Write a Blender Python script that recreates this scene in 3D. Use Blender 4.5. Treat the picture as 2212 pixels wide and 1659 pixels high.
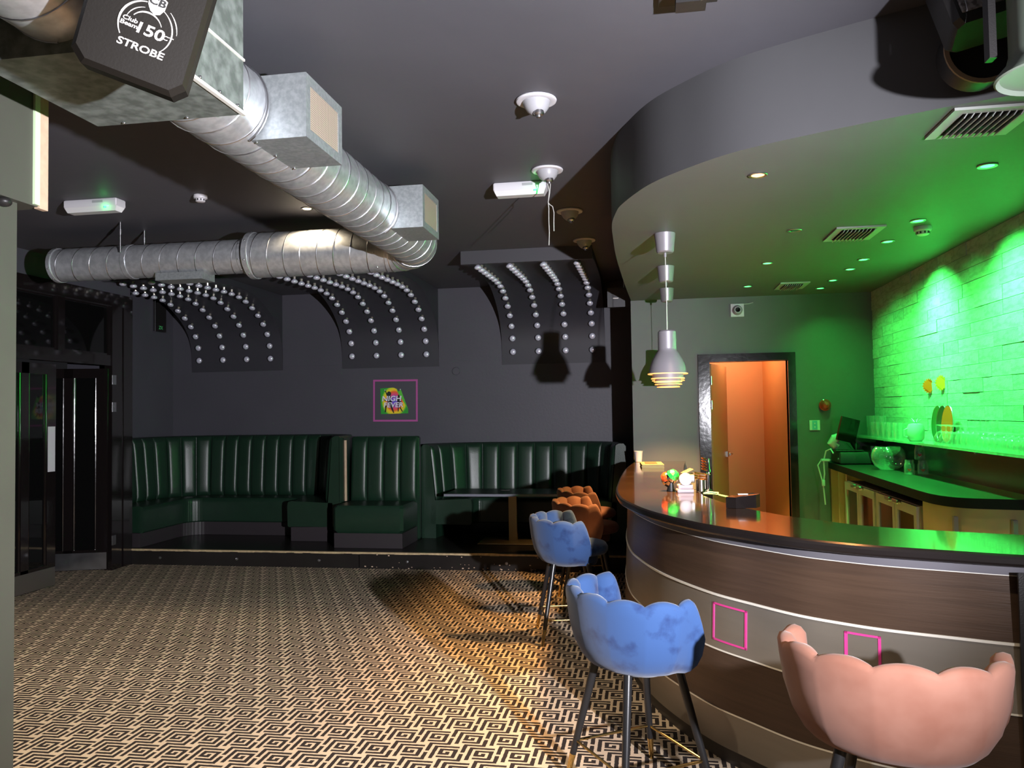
import bpy, math, random
from mathutils import Vector, Matrix
random.seed(7)
PI = math.pi
S = bpy.context.scene
COL = S.collection
for _o in list(bpy.data.objects): bpy.data.objects.remove(_o)

# ------------------------------------------------------------------ camera
F_PX, W_PX, YAW, PITCH, ROLL, CAM_H = 1720.0, 2212.0, .166, .0355, -.0152, 1.6
_f = Vector((-math.sin(YAW)*math.cos(PITCH), math.cos(YAW)*math.cos(PITCH), math.sin(PITCH)))
_r = Vector((math.cos(YAW), math.sin(YAW), 0)); _u = _r.cross(_f)
_r2 = _r*math.cos(ROLL) + _u*math.sin(ROLL); _u2 = _u*math.cos(ROLL) - _r*math.sin(ROLL)
_m = Matrix((( _r2.x, _u2.x, -_f.x, 0), (_r2.y, _u2.y, -_f.y, 0), (_r2.z, _u2.z, -_f.z, CAM_H), (0, 0, 0, 1)))
cd = bpy.data.cameras.new('camera'); cd.sensor_width = 36; cd.lens = 36*F_PX/W_PX; cd.clip_start = .05; cd.clip_end = 60
cam = bpy.data.objects.new('camera', cd); COL.objects.link(cam); cam.matrix_world = _m
S.camera = cam

# ------------------------------------------------------------------ world, view
w = bpy.data.worlds.new('world'); S.world = w; w.use_nodes = True
w.node_tree.nodes['Background'].inputs[0].default_value = (.5, .5, .55, 1)
w.node_tree.nodes['Background'].inputs[1].default_value = .02
vs = S.view_settings
vs.view_transform = 'Standard'; vs.look = 'None'; vs.exposure = 0.0; vs.gamma = 1.0; vs.use_curve_mapping = False
cy = S.cycles
cy.max_bounces = 6; cy.diffuse_bounces = 3; cy.glossy_bounces = 3; cy.transmission_bounces = 5; cy.transparent_max_bounces = 12; cy.caustics_reflective = False; cy.caustics_refractive = False

# ------------------------------------------------------------------ lights
def add_light(name, kind, loc, power, color, radius=.03, aim=None, spot=None, blend=.6):
    d = bpy.data.lights.new(name, kind); d.energy = power; d.color = color; d.shadow_soft_size = radius
    if kind == 'SPOT': d.spot_size = math.radians(spot); d.spot_blend = blend
    o = bpy.data.objects.new(name, d); COL.objects.link(o); o.location = loc
    if aim is not None: o.rotation_euler = (Vector(aim) - Vector(loc)).to_track_quat('-Z', 'Y').to_euler()
    return o
# hand-held / stand work light to the right of the camera: soft-edged beam towards the booths, plus its weak spill
KEY = add_light('work_light', 'SPOT', (1.62, .13, 1.58), 2500, (.94, .93, 1.0), .035, aim=(-5.0, 9.2, 2.75), spot=75, blend=.75)
KEY_SPILL = add_light('work_light_spill', 'POINT', (1.62, .13, 1.58), 70, (.94, .93, 1.0), .035)

GREEN = (.05, 1.0, .12); WARM = (1.0, .80, .55); ORANGE = (1.0, .40, .12)
ZC, ZS, YW, YB, XR, XL = 3.17, 2.75, 9.7, 8.42, 2.26, -5.62

# ------------------------------------------------------------------ materials
MATS = {}
def mat(name, color=(.5, .5, .5), rough=.5, metal=0., spec=.5, coat=0., coat_r=.05, sheen=0., trans=0., ior=1.45,
        emit=None, strength=0., var=0., var_scale=6., bump=0., bump_scale=40., stretch=None, color2=None, c2_scale=5., c2_lo=.45, c2_hi=.6, obj_rand=0., rvar=0.):
    if name in MATS: return MATS[name]
    m = bpy.data.materials.new(name); m.use_nodes = True; nt = m.node_tree; N = nt.nodes; L = nt.links
    b = N['Principled BSDF']
    b.inputs['Base Color'].default_value = (*color, 1); b.inputs['Roughness'].default_value = rough
    b.inputs['Metallic'].default_value = metal; b.inputs['Specular IOR Level'].default_value = spec
    b.inputs['Coat Weight'].default_value = coat; b.inputs['Coat Roughness'].default_value = coat_r
    b.inputs['Sheen Weight'].default_value = sheen; b.inputs['Transmission Weight'].default_value = trans; b.inputs['IOR'].default_value = ior
    if emit: b.inputs['Emission Color'].default_value = (*emit, 1); b.inputs['Emission Strength'].default_value = strength
    tc = N.new('ShaderNodeTexCoord'); src = tc.outputs['Object']
    if stretch:
        mp = N.new('ShaderNodeMapping'); mp.inputs['Scale'].default_value = stretch; L.new(src, mp.inputs[0]); src = mp.outputs[0]
    col = None
    def noise(sc, det=4.):
        n = N.new('ShaderNodeTexNoise'); n.inputs['Scale'].default_value = sc; n.inputs['Detail'].default_value = det; L.new(src, n.inputs['Vector']); return n
    if color2:
        n = noise(c2_scale, 6.); r = N.new('ShaderNodeValToRGB'); r.color_ramp.elements[0].position = c2_lo; r.color_ramp.elements[1].position = c2_hi
        r.color_ramp.elements[0].color = (*color, 1); r.color_ramp.elements[1].color = (*color2, 1); L.new(n.outputs['Fac'], r.inputs[0]); col = r.outputs[0]
    if var or obj_rand:
        n = noise(var_scale); mul = N.new('ShaderNodeMath'); mul.operation = 'MULTIPLY_ADD'; mul.inputs[1].default_value = 2*var; mul.inputs[2].default_value = 1-var
        L.new(n.outputs['Fac'], mul.inputs[0]); f = mul.outputs[0]
        if obj_rand:
            oi = N.new('ShaderNodeObjectInfo'); m2 = N.new('ShaderNodeMath'); m2.operation = 'MULTIPLY_ADD'; m2.inputs[1].default_value = 2*obj_rand; m2.inputs[2].default_value = 1-obj_rand
            L.new(oi.outputs['Random'], m2.inputs[0]); m3 = N.new('ShaderNodeMath'); m3.operation = 'MULTIPLY'; L.new(f, m3.inputs[0]); L.new(m2.outputs[0], m3.inputs[1]); f = m3.outputs[0]
        mx = N.new('ShaderNodeVectorMath'); mx.operation = 'SCALE'
        if col: L.new(col, mx.inputs[0])
        else: mx.inputs[0].default_value = color
        L.new(f, mx.inputs['Scale']); col = mx.outputs[0]
    if col: L.new(col, b.inputs['Base Color'])
    if rvar:
        n = noise(var_scale*1.7); q = N.new('ShaderNodeMath'); q.operation = 'MULTIPLY_ADD'; q.inputs[1].default_value = 2*rvar; q.inputs[2].default_value = rough-rvar
        L.new(n.outputs['Fac'], q.inputs[0]); L.new(q.outputs[0], b.inputs['Roughness'])
    if bump:
        n = noise(bump_scale, 3.); bp = N.new('ShaderNodeBump'); bp.inputs['Strength'].default_value = bump; bp.inputs['Distance'].default_value = .01
        L.new(n.outputs['Fac'], bp.inputs['Height']); L.new(bp.outputs[0], b.inputs['Normal'])
    MATS[name] = m; return m

def carpet_material():
    m = bpy.data.materials.new('carpet'); m.use_nodes = True; nt = m.node_tree; N = nt.nodes; L = nt.links; b = N['Principled BSDF']
    def M(op, a, c=None, d=None):
        n = N.new('ShaderNodeMath'); n.operation = op
        for i, v in enumerate((a, c, d)):
            if v is None: continue
            if isinstance(v, (int, float)): n.inputs[i].default_value = v
            else: L.new(v, n.inputs[i])
        return n.outputs[0]
    tc = N.new('ShaderNodeTexCoord')
    wob = N.new('ShaderNodeTexNoise'); wob.inputs['Scale'].default_value = 45; L.new(tc.outputs['Object'], wob.inputs['Vector'])
    sc = N.new('ShaderNodeVectorMath'); sc.operation = 'MULTIPLY_ADD'; L.new(wob.outputs['Color'], sc.inputs[0]); sc.inputs[1].default_value = (.006, .006, 0); L.new(tc.outputs['Object'], sc.inputs[2])
    sep = N.new('ShaderNodeSeparateXYZ'); L.new(sc.outputs[0], sep.inputs[0])
    P = .172
    yy = M('DIVIDE', sep.outputs['Y'], -P); row = M('FLOOR', yy); v = M('SUBTRACT', yy, row)
    u = M('FRACT', M('ADD', M('DIVIDE', sep.outputs['X'], P), M('MULTIPLY', row, .5)))
    rows = ['1111111010', '1000000010', '1011111010', '1010001010', '1010101000', '1011101010', '1000001010', '1011111010', '1000000010', '0001111110', '0001000000']
    wt = [1.18, .84, 1.18, .84, 1.0, 1.18, .84, 1.18, .84, 1.18, .84]; tot = sum(wt); edge = [sum(wt[:i])/tot for i in range(12)]; acc = None
    for i, bits in enumerate(rows):
        r = N.new('ShaderNodeValToRGB'); r.color_ramp.interpolation = 'CONSTANT'; e = r.color_ramp.elements; last = bits[0]
        e[0].position = 0; g = float(bits[0]); e[0].color = (g, g, g, 1); e.remove(e[1])
        for k in range(1, 10):
            if bits[k] != last: x = e.new(k/10+(-.010 if bits[k] == '1' else .010)); g = float(bits[k]); x.color = (g, g, g, 1); last = bits[k]
        L.new(u, r.inputs[0])
        mask = M('COMPARE', v, (edge[i]+edge[i+1])/2, (edge[i+1]-edge[i])/2)
        t = M('MULTIPLY', r.outputs[0], mask); acc = t if acc is None else M('MAXIMUM', acc, t)
    big = N.new('ShaderNodeTexNoise'); big.inputs['Scale'].default_value = 1.1; big.inputs['Detail'].default_value = 5; L.new(tc.outputs['Object'], big.inputs['Vector'])
    fine = N.new('ShaderNodeTexNoise'); fine.inputs['Scale'].default_value = 300; L.new(tc.outputs['Object'], fine.inputs['Vector'])
    mix = N.new('ShaderNodeMix'); mix.data_type = 'RGBA'; L.new(acc, mix.inputs[0]); mix.inputs[6].default_value = (.74, .585, .42, 1); mix.inputs[7].default_value = (.042, .033, .030, 1)
    f = M('MULTIPLY', M('MULTIPLY_ADD', big.outputs['Fac'], .5, .75), M('MULTIPLY_ADD', fine.outputs['Fac'], .5, .75))
    s2 = N.new('ShaderNodeVectorMath'); s2.operation = 'SCALE'; L.new(mix.outputs[2], s2.inputs[0]); L.new(f, s2.inputs['Scale']); L.new(s2.outputs[0], b.inputs['Base Color'])
    b.inputs['Roughness'].default_value = .95; b.inputs['Specular IOR Level'].default_value = .1
    bp = N.new('ShaderNodeBump'); bp.inputs['Strength'].default_value = .4; bp.inputs['Distance'].default_value = .004; L.new(fine.outputs['Fac'], bp.inputs['Height']); L.new(bp.outputs[0], b.inputs['Normal'])
    return m

def grille_material():
    m = bpy.data.materials.new('grille_mesh'); m.use_nodes = True; nt = m.node_tree; N = nt.nodes; L = nt.links; b = N['Principled BSDF']
    tc = N.new('ShaderNodeTexCoord'); mp = N.new('ShaderNodeMapping'); mp.inputs['Rotation'].default_value = (PI/2, 0, PI/2); L.new(tc.outputs['Object'], mp.inputs[0])
    br = N.new('ShaderNodeTexBrick'); L.new(tc.outputs['UV'], br.inputs['Vector']); br.inputs['Scale'].default_value = 1
    br.inputs['Color1'].default_value = (.07, .055, .045, 1); br.inputs['Color2'].default_value = (.1, .08, .06, 1); br.inputs['Mortar'].default_value = (.36, .29, .23, 1)
    br.inputs['Brick Width'].default_value = .05; br.inputs['Row Height'].default_value = .05; br.inputs['Mortar Size'].default_value = .014; br.offset = 0
    L.new(br.outputs['Color'], b.inputs['Base Color']); b.inputs['Roughness'].default_value = .6
    return m

def poster_material():
    m = bpy.data.materials.new('poster_print'); m.use_nodes = True; nt = m.node_tree; N = nt.nodes; L = nt.links; b = N['Principled BSDF']
    tc = N.new('ShaderNodeTexCoord'); mp = N.new('ShaderNodeMapping'); mp.inputs['Location'].default_value = (-.01, 0, .0); mp.inputs['Scale'].default_value = (5.6, 0, 4.9); L.new(tc.outputs['Object'], mp.inputs[0])
    le = N.new('ShaderNodeVectorMath'); le.operation = 'LENGTH'; L.new(mp.outputs[0], le.inputs[0])
    r = N.new('ShaderNodeValToRGB'); e = r.color_ramp.elements
    e[0].position = 0; e[0].color = (.05, .1, .75, 1); e[1].position = 1; e[1].color = (.03, .32, .04, 1)
    for p, c in ((.3, (.35, .06, .5, 1)), (.42, (.75, .08, .2, 1)), (.58, (.85, .12, .03, 1)), (.7, (.9, .62, .03, 1)), (.84, (.6, .65, .03, 1)), (.93, (.06, .42, .04, 1))):
        x = e.new(p); x.color = c
    L.new(le.outputs['Value'], r.inputs[0]); L.new(r.outputs[0], b.inputs['Base Color']); b.inputs['Roughness'].default_value = .4
    return m

M_CARPET = carpet_material(); M_GRILLE = grille_material(); M_POSTER = poster_material()
M_CEIL = mat('ceiling_paint', (.072, .071, .083), .6, var=.12, var_scale=1.5, bump=.15, bump_scale=8)
M_WALL = mat('dark_wall_paint', (.062, .060, .074), .5, var=.1, var_scale=2, bump=.1, bump_scale=30)
M_BULK = mat('bulkhead_paint', (.060, .060, .064), .55, var=.08, var_scale=2, bump=.1, bump_scale=10)
M_BARWALL = mat('bar_wall_paint', (.10, .10, .10), .55, var=.12, var_scale=3)
M_BLACK = mat('black_paint', (.012, .011, .012), .45, var=.1)
M_GLOSSBLACK = mat('gloss_black', (.008, .006, .006), .12, spec=.6, coat=.7, bump=.06, bump_scale=20)
M_DARKGLASS = mat('dark_glass', (.004, .004, .004), .03, spec=.55)
M_PLAT = mat('platform_boards', (.014, .012, .011), .3, var=.3, var_scale=5)
M_BRASS_EDGE = mat('worn_edging', (.55, .42, .24), .45, metal=.3, var=.5, var_scale=25)
M_STEEL = mat('brushed_steel', (.55, .55, .57), .3, metal=1, rvar=.06)
M_CHROME = mat('chrome', (.8, .8, .82), .08, metal=1)
M_GALV = mat('galvanised_steel', (.52, .545, .57), .36, metal=.72, color2=(.66, .685, .71), c2_scale=26, c2_lo=.38, c2_hi=.64, rvar=.06)
M_GALVBOX = mat('galvanised_sheet', (.33, .36, .37), .42, metal=.6, color2=(.43, .46, .47), c2_scale=55, c2_lo=.38, c2_hi=.64, rvar=.08)
M_BULB = mat('silvered_bulb', (.72, .73, .85), .22, metal=.35)
M_NECK = mat('bulb_neck', (.35, .33, .28), .2, metal=.6)
M_PANEL = mat('panel_black', (.034, .033, .041), .55, var=.1)
M_FASCIA = mat('panel_fascia', (.05, .048, .056), .5)
M_GREENV = mat('green_vinyl', (.008, .025, .014), .36, spec=.5, bump=.08, bump_scale=120, var=.15, var_scale=8)
M_PLINTH = mat('plinth_board', (.026, .021, .024), .5)
M_LATH = mat('bare_lath', (.5, .36, .25), .7, var=.2, var_scale=30)
M_TABLE = mat('table_black', (.02, .02, .023), .35)
M_TABLEEDGE = mat('table_edge', (.16, .16, .2), .4)
M_TABLELEG = mat('table_leg', (.30, .235, .13), .35, metal=.6, stretch=(1, 1, .1), var=.1, var_scale=20)
M_BLUE = mat('blue_velvet', (.024, .060, .165), .8, spec=.2, sheen=.18, color2=(.008, .020, .08), c2_scale=9, c2_lo=.52, c2_hi=.68)
M_PINK = mat('pink_velvet', (.19, .088, .062), .8, spec=.2, sheen=.12, color2=(.16, .066, .044), c2_scale=7, c2_lo=.45, c2_hi=.68)
M_LEG = mat('black_leg', (.012, .012, .013), .28, spec=.55)
M_BRASS = mat('brass', (.75, .52, .2), .2, metal=1)
M_BARTOP = mat('bar_top_laminate', (.050, .026, .014), .13, spec=.6, coat=.6, coat_r=.06, stretch=(1, 1, 1), var=.5, var_scale=3, rvar=.04)
M_BAREDGE = mat('bar_edge', (.010, .008, .008), .25)
M_BROWN = mat('brown_laminate', (.070, .043, .029), .38, spec=.5, metal=.25, stretch=(1, 1, 24), var=.35, var_scale=2.2, bump=.1, bump_scale=8)
M_SILVER = mat('silver_laminate', (.26, .235, .20), .36, metal=.6, stretch=(1, 1, 8), var=.1, var_scale=3)
M_GREY = mat('grey_laminate', (.15, .145, .165), .4, metal=.4)
M_TRIM = mat('bright_trim', (.90, .88, .80), .3, metal=.35)
M_KICK = mat('kick_board', (.05, .042, .038), .5)
M_PINKLINE = mat('pink_line', (.62, .05, .26), .4)
M_PURPLELINE = mat('magenta_line', (.40, .08, .28), .5)
M_TILE = mat('slate_tile', (.46, .48, .46), .5, color2=(.34, .36, .34), c2_scale=4, c2_lo=.45, c2_hi=.62, var=.2, var_scale=18, obj_rand=.14, bump=.35, bump_scale=22)
M_GROUT = mat('grout', (.05, .05, .05), .8)
M_BLACKPANEL = mat('black_gloss_panel', (.012, .012, .012), .22, var=.2)
M_BACKTOP = mat('back_counter_laminate', (.030, .032, .030), .3, spec=.5, var=.2)
M_CREAM = mat('cream_board', (.62, .50, .25), .5, var=.1)
M_FRIDGEFRAME = mat('fridge_frame', (.62, .58, .50), .35, metal=.3)
M_FRIDGEGLASS = mat('fridge_glass', (.035, .012, .010), .05, spec=.6)
M_WHITEPL = mat('white_plastic', (.55, .54, .57), .4)
M_GREYPL = mat('grey_plastic', (.32, .32, .34), .4)
M_BLACKPL = mat('black_plastic', (.015, .014, .014), .4, bump=.1, bump_scale=200)
M_PENDANT = mat('silver_paint', (.26, .245, .27), .38, metal=.35)
M_GLOW = mat('pendant_glow', (.9, .5, .2), .5, emit=(1.0, .42, .10), strength=1.3)  # lip emission stands in for bulb light leaking between the shades
M_ORANGEWALL = mat('orange_paint', (.62, .27, .10), .6, var=.06, var_scale=3)
M_DOORLEAF = mat('orange_door', (.40, .19, .08), .45)
def thin_glass(name, tint, white_mix=.14):
    """thin clear glass: see-through, brighter and shinier towards its edges, with white diffuse added to make it look lit"""
    m = bpy.data.materials.new(name); m.use_nodes = True; N = m.node_tree.nodes; L = m.node_tree.links
    for n in list(N): N.remove(n)
    o = N.new('ShaderNodeOutputMaterial'); mx = N.new('ShaderNodeMixShader'); t = N.new('ShaderNodeBsdfTransparent'); g = N.new('ShaderNodeBsdfGlossy'); f = N.new('ShaderNodeLayerWeight'); d = N.new('ShaderNodeBsdfDiffuse'); m1 = N.new('ShaderNodeMixShader')
    t.inputs[0].default_value = (*tint, 1); g.inputs[0].default_value = (1, 1, 1, 1); g.inputs['Roughness'].default_value = .08; f.inputs['Blend'].default_value = .25; d.inputs[0].default_value = (.85, .9, .87, 1)
    k = N.new('ShaderNodeMath'); k.operation = 'MULTIPLY_ADD'; k.inputs[1].default_value = .45; k.inputs[2].default_value = .05; L.new(f.outputs['Facing'], k.inputs[0])
    h = N.new('ShaderNodeMath'); h.operation = 'MULTIPLY_ADD'; h.inputs[1].default_value = .22; h.inputs[2].default_value = white_mix; L.new(f.outputs['Facing'], h.inputs[0])
    L.new(h.outputs[0], m1.inputs[0]); L.new(t.outputs[0], m1.inputs[1]); L.new(d.outputs[0], m1.inputs[2])
    L.new(k.outputs[0], mx.inputs[0]); L.new(m1.outputs[0], mx.inputs[1]); L.new(g.outputs[0], mx.inputs[2]); L.new(mx.outputs[0], o.inputs['Surface']); return m
M_GLASS = thin_glass('clear_glass', (.96, .98, .97), .025)
M_SHELFGLASS = mat('shelf_glass', (.75, .92, .82), .08, trans=.75, ior=1.3)
M_LENSGREEN = mat('green_lamp', (.1, .9, .3), .4, emit=(.05, 1.0, .14), strength=6)
M_LENSWARM = mat('warm_lamp', (1, .8, .6), .4, emit=(1.0, .72, .42), strength=14)
M_LENSORANGE = mat('orange_lamp', (1, .6, .3), .4, emit=(1.0, .38, .12), strength=5)
M_LEDGREEN = mat('green_led', (.05, .8, .15), .4, emit=(.05, 1.0, .2), strength=3)
M_DIFF = mat('white_diffuser', (.75, .75, .75), .2, trans=.2)
M_WIRE = mat('grey_wire', (.45, .45, .42), .5)
M_PRINT = mat('pale_print', (.58, .55, .52), .5)
M_PRINTDARK = mat('dark_print', (.02, .02, .02), .5)
M_LIME = mat('lime_edge', (.55, .70, .45), .3)
M_PILLAR = mat('pillar_paint', (.062, .062, .050), .5, var=.12, var_scale=4)
M_RED = mat('red_plastic', (.55, .03, .015), .2, coat=.5)
M_COPPER = mat('copper', (.80, .35, .16), .15, metal=1)

# ------------------------------------------------------------------ mesh helpers
class MB:
    def __init__(s): s.v = []; s.f = []; s.mi = []; s.cur = 0; s.uv = {}
    def add(s, vs, fs, mtx=None):
        n = len(s.v)
        for p in vs:
            p = Vector(p); s.v.append(mtx @ p if mtx else p)
        for f in fs: s.f.append([i+n for i in f]); s.mi.append(s.cur)
        return s
    def box(s, x0, x1, y0, y1, z0, z1, mtx=None):
        v = [(x, y, z) for z in (z0, z1) for y in (y0, y1) for x in (x0, x1)]
        return s.add(v, [(0, 2, 3, 1), (4, 5, 7, 6), (0, 1, 5, 4), (2, 6, 7, 3), (0, 4, 6, 2), (1, 3, 7, 5)], mtx)
    def prism(s, poly, z0, z1, mtx=None):
        n = len(poly); v = [(x, y, z0) for x, y in poly] + [(x, y, z1) for x, y in poly]
        a = sum(poly[i][0]*poly[(i+1) % n][1] - poly[(i+1) % n][0]*poly[i][1] for i in range(n))
        f = [(i, (i+1) % n, n+(i+1) % n, n+i) for i in range(n)] + [tuple(reversed(range(n))), tuple(range(n, 2*n))]
        if a < 0: f = [tuple(reversed(q)) for q in f]
        return s.add(v, f, mtx)
    def lathe(s, prof, seg=24, mtx=None, arc=(0, 2*PI)):
        full = abs(arc[1]-arc[0]-2*PI) < 1e-6; m = seg if full else seg+1; v = []
        for r, z in prof:
            for i in range(m):
                a = arc[0]+(arc[1]-arc[0])*i/seg; v.append((max(r, 1e-5)*math.cos(a), max(r, 1e-5)*math.sin(a), z))
        f = []
        for k in range(len(prof)-1):
            for i in range(seg):
                j = (i+1) % m; f.append((k*m+i, k*m+j, (k+1)*m+j, (k+1)*m+i))
        e0, e1 = prof[0], prof[-1]
        if full and len(prof) > 2 and min(e0[0], e1[0]) > 1e-4 and math.hypot(e0[0]-e1[0], e0[1]-e1[1]) < .012:
            k = len(prof)-1
            for i in range(seg): j = (i+1) % m; f.append((k*m+i, k*m+j, j, i))
        elif full:
            if prof[0][0] > 1e-4: f.append(tuple(reversed(range(m))))
            if prof[-1][0] > 1e-4: f.append(tuple(range((len(prof)-1)*m, len(prof)*m)))
        return s.add(v, f, mtx)
    def cyl(s, p, q, r, r2=None, seg=14):
        p, q = Vector(p), Vector(q); d = q-p
        m = Matrix.Translation(p) @ d.to_track_quat('Z', 'Y').to_matrix().to_4x4()
        return s.lathe([(r, 0), (r if r2 is None else r2, d.length)], seg, m)
    def tube(s, pts, r, seg=6, closed=False):
        pts = [Vector(p) for p in pts]; n = len(pts); v = []; rr = r if isinstance(r, (list, tuple)) else [r]*n
        up = None
        for i, p in enumerate(pts):
            t = (pts[(i+1) % n]-pts[i-1]) if closed else (pts[min(i+1, n-1)]-pts[max(i-1, 0)])
            t.normalize()
            if up is None: up = t.orthogonal().normalized()
            else:
                up = up - t*up.dot(t)
                up = up.normalized() if up.length > 1e-6 else t.orthogonal().normalized()
            b = t.cross(up)
            for k in range(seg):
                a = 2*PI*k/seg; v.append(p+(up*math.cos(a)+b*math.sin(a))*rr[i])
        f = []
        for i in range(n if closed else n-1):
            for k in range(seg):
                a, b_ = i*seg, ((i+1) % n)*seg; f.append((a+k, a+(k+1) % seg, b_+(k+1) % seg, b_+k))
        if not closed: f += [tuple(reversed(range(seg))), tuple(range((n-1)*seg, n*seg))]
        return s.add(v, f)
    def sphere(s, c, r, sx=1, sy=1, sz=1, seg=16, rings=10):
        m = Matrix.Translation(c) @ Matrix.Diagonal((r*sx, r*sy, r*sz, 1))
        return s.lathe([(math.sin(PI*i/rings), -math.cos(PI*i/rings)) for i in range(rings+1)], seg, m)
    def mesh(s, name, mats, smooth=True, ang=35):
        me = bpy.data.meshes.new(name); me.from_pydata([tuple(p) for p in s.v], [], s.f); me.validate()
        for m in (mats if isinstance(mats, (list, tuple)) else [mats]): me.materials.append(m)
        if len(me.materials) > 1 and len(me.polygons) == len(s.mi):
            for p, i in zip(me.polygons, s.mi): p.material_index = i
        if smooth:
            for p in me.polygons: p.use_smooth = True
            me.set_sharp_from_angle(angle=math.radians(ang))
        me.update(); return me
    def build(s, name, mats, parent=None, loc=None, smooth=True, ang=35, **k):
        return ob(name, s.mesh(name, mats, smooth, ang), parent, loc, **k)

def ob(name, data, parent=None, loc=None, rot=None, scale=None, label=None, cat=None, group=None, kind=None):
    o = bpy.data.objects.new(name, data); COL.objects.link(o)
    if parent: o.parent = parent
    if loc is not None: o.location = loc
    if rot is not None: o.rotation_euler = rot
    if scale is not None: o.scale = scale
    return tag(o, label, cat, group, kind)
def tag(o, label=None, cat=None, group=None, kind=None):
    if label: o['label'] = label
    if cat: o['category'] = cat
    if group: o['group'] = group
    if kind: o['kind'] = kind
    return o
def thing(name, label, cat, loc=(0, 0, 0), rz=0., group=None, rot=None):
    return ob(name, None, None, loc, rot or (0, 0, rz), None, label, cat, group)
def struct(name, mb, m, parent=None, **k):
    return tag(mb.build(name, m, parent, **k), kind=None if parent else 'structure')
def copy_tree(o, parent=None):
    c = o.copy(); COL.objects.link(c); c.parent = parent
    for ch in list(o.children): copy_tree(ch, c)
    return c
def text_mesh(txt, size, m, ext=.0015, font_shear=0.):
    cu = bpy.data.curves.new('lettering', 'FONT'); cu.body = txt; cu.size = size; cu.extrude = ext; cu.align_x = 'CENTER'; cu.align_y = 'CENTER'; cu.shear = font_shear; cu.offset = size*.022; cu.resolution_u = 3
    t = bpy.data.objects.new('lettering', cu); COL.objects.link(t); bpy.context.view_layer.update()
    me = bpy.data.meshes.new_from_object(t.evaluated_get(bpy.context.evaluated_depsgraph_get())); bpy.data.objects.remove(t)
    me.name = 'lettering'; me.materials.clear(); me.materials.append(m); return me
def crom(P, n=10):
    P = [Vector(p) for p in P]; Q = [P[0]*2-P[1]]+P+[P[-1]*2-P[-2]]; o = []
    for i in range(1, len(Q)-2):
        a, b, c, d = Q[i-1:i+3]
        for k in range(n):
            t = k/n; o.append(.5*((2*b)+(c-a)*t+(2*a-5*b+4*c-d)*t*t+(3*b-a-3*c+d)*t**3))
    o.append(P[-1].copy()); return o
def normals2(P):
    N = []
    for i in range(len(P)):
        t = P[min(i+1, len(P)-1)]-P[max(i-1, 0)]; t.normalize(); N.append(Vector((-t.y, t.x)))
    return N
def offset2(P, d): return [p+n*d for p, n in zip(P, normals2(P))]
def resample(P, step):
    L = [0.]
    for a, b in zip(P[:-1], P[1:]): L.append(L[-1]+(b-a).length)
    n = max(2, int(round(L[-1]/step))+1); o = []; j = 0
    for i in range(n):
        s = L[-1]*i/(n-1)
        while j < len(P)-2 and L[j+1] < s: j += 1
        t = (s-L[j])/max(L[j+1]-L[j], 1e-9); o.append(P[j].lerp(P[j+1], min(max(t, 0), 1)))
    return o
def sweep(mb, P, N, sec):
    """sweep a closed section of (offset, z) points along plan path P with inward normals N"""
    m = len(sec); v = []
    for p, n in zip(P, N):
        for d, z in sec: v.append((p.x+n.x*d, p.y+n.y*d, z))
    f = []
    for i in range(len(P)-1):
        for k in range(m): f.append((i*m+k, (i+1)*m+k, (i+1)*m+(k+1) % m, i*m+(k+1) % m))
    f += [tuple(range(m)), tuple(reversed(range((len(P)-1)*m, len(P)*m)))]
    return mb.add(v, f)
def arc2(cx, cy, r, a0, a1, n=10): return [Vector((cx+r*math.cos(math.radians(a0+(a1-a0)*i/n)), cy+r*math.sin(math.radians(a0+(a1-a0)*i/n)))) for i in range(n+1)]
def rbox(mb, x0, x1, y0, y1, z0, z1, r=.01, mtx=None):
    """box with chamfered vertical edges and softened top and bottom"""
    p = [(x0+r, y0), (x1-r, y0), (x1, y0+r), (x1, y1-r), (x1-r, y1), (x0+r, y1), (x0, y1-r), (x0, y0+r)]
    cx, cy = (x0+x1)/2, (y0+y1)/2
    def ins(d): return [(x+(d if x < cx else -d), y+(d if y < cy else -d)) for x, y in p]
    rings = [(ins(r*.7), z0), (p, z0+r), (p, z1-r), (ins(r*.7), z1)]
    v = [(x, y, z) for ring, z in rings for x, y in ring]; f = []
    for k in range(3):
        for i in range(8): f.append((k*8+i, k*8+(i+1) % 8, (k+1)*8+(i+1) % 8, (k+1)*8+i))
    f += [tuple(reversed(range(8))), tuple(range(24, 32))]
    return mb.add(v, f, mtx)

# ================================================================== THE SETTING
struct('floor', MB().box(-7.6, 3.0, -3.6, 9.9, -.1, 0), M_CARPET)
struct('ceiling', MB().box(-7.6, 3.0, -3.6, 9.9, ZC, ZC+.12), M_CEIL)
struct('wall_back', MB().box(-6.4, 2.5, YW, YW+.15, 0, ZC), M_WALL)
struct('wall_rear', MB().box(-7.6, 3.0, -3.6, -3.5, 0, ZC), M_WALL)
struct('wall_left_alcove', MB().box(-6.35, -6.2, 8.0, YW, 0, ZC).box(-6.35, XL-.1, 7.92, 8.02, 0, ZC), M_WALL)
struct('wall_left', MB().box(XL-.1, XL, -3.5, 5.95, 0, ZC).box(XL-.1, XL, 5.95, 7.98, 2.93, ZC), M_WALL)
struct('wall_corridor', MB().box(-7.5, -7.4, 4.8, 7.92, 0, ZC).box(-7.4, XL-.1, 4.7, 4.8, 0, ZC), M_BLACK)
# back wall seams and small blank disc
t = struct('trim_1', MB().box(-2.5, -1.75, YW-.006, YW, 2.245, 2.25).box(-4.62, -3.83, YW-.006, YW, 2.235, 2.24), M_WALL)
struct('trim_2', MB().lathe([(.0, 0), (.05, 0), (.05, .012), (.045, .016), (0, .016)], 24, Matrix.Translation((-2.33, YW-.001, 2.124)) @ Matrix.Rotation(PI/2, 4, 'X')), M_WALL)

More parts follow.
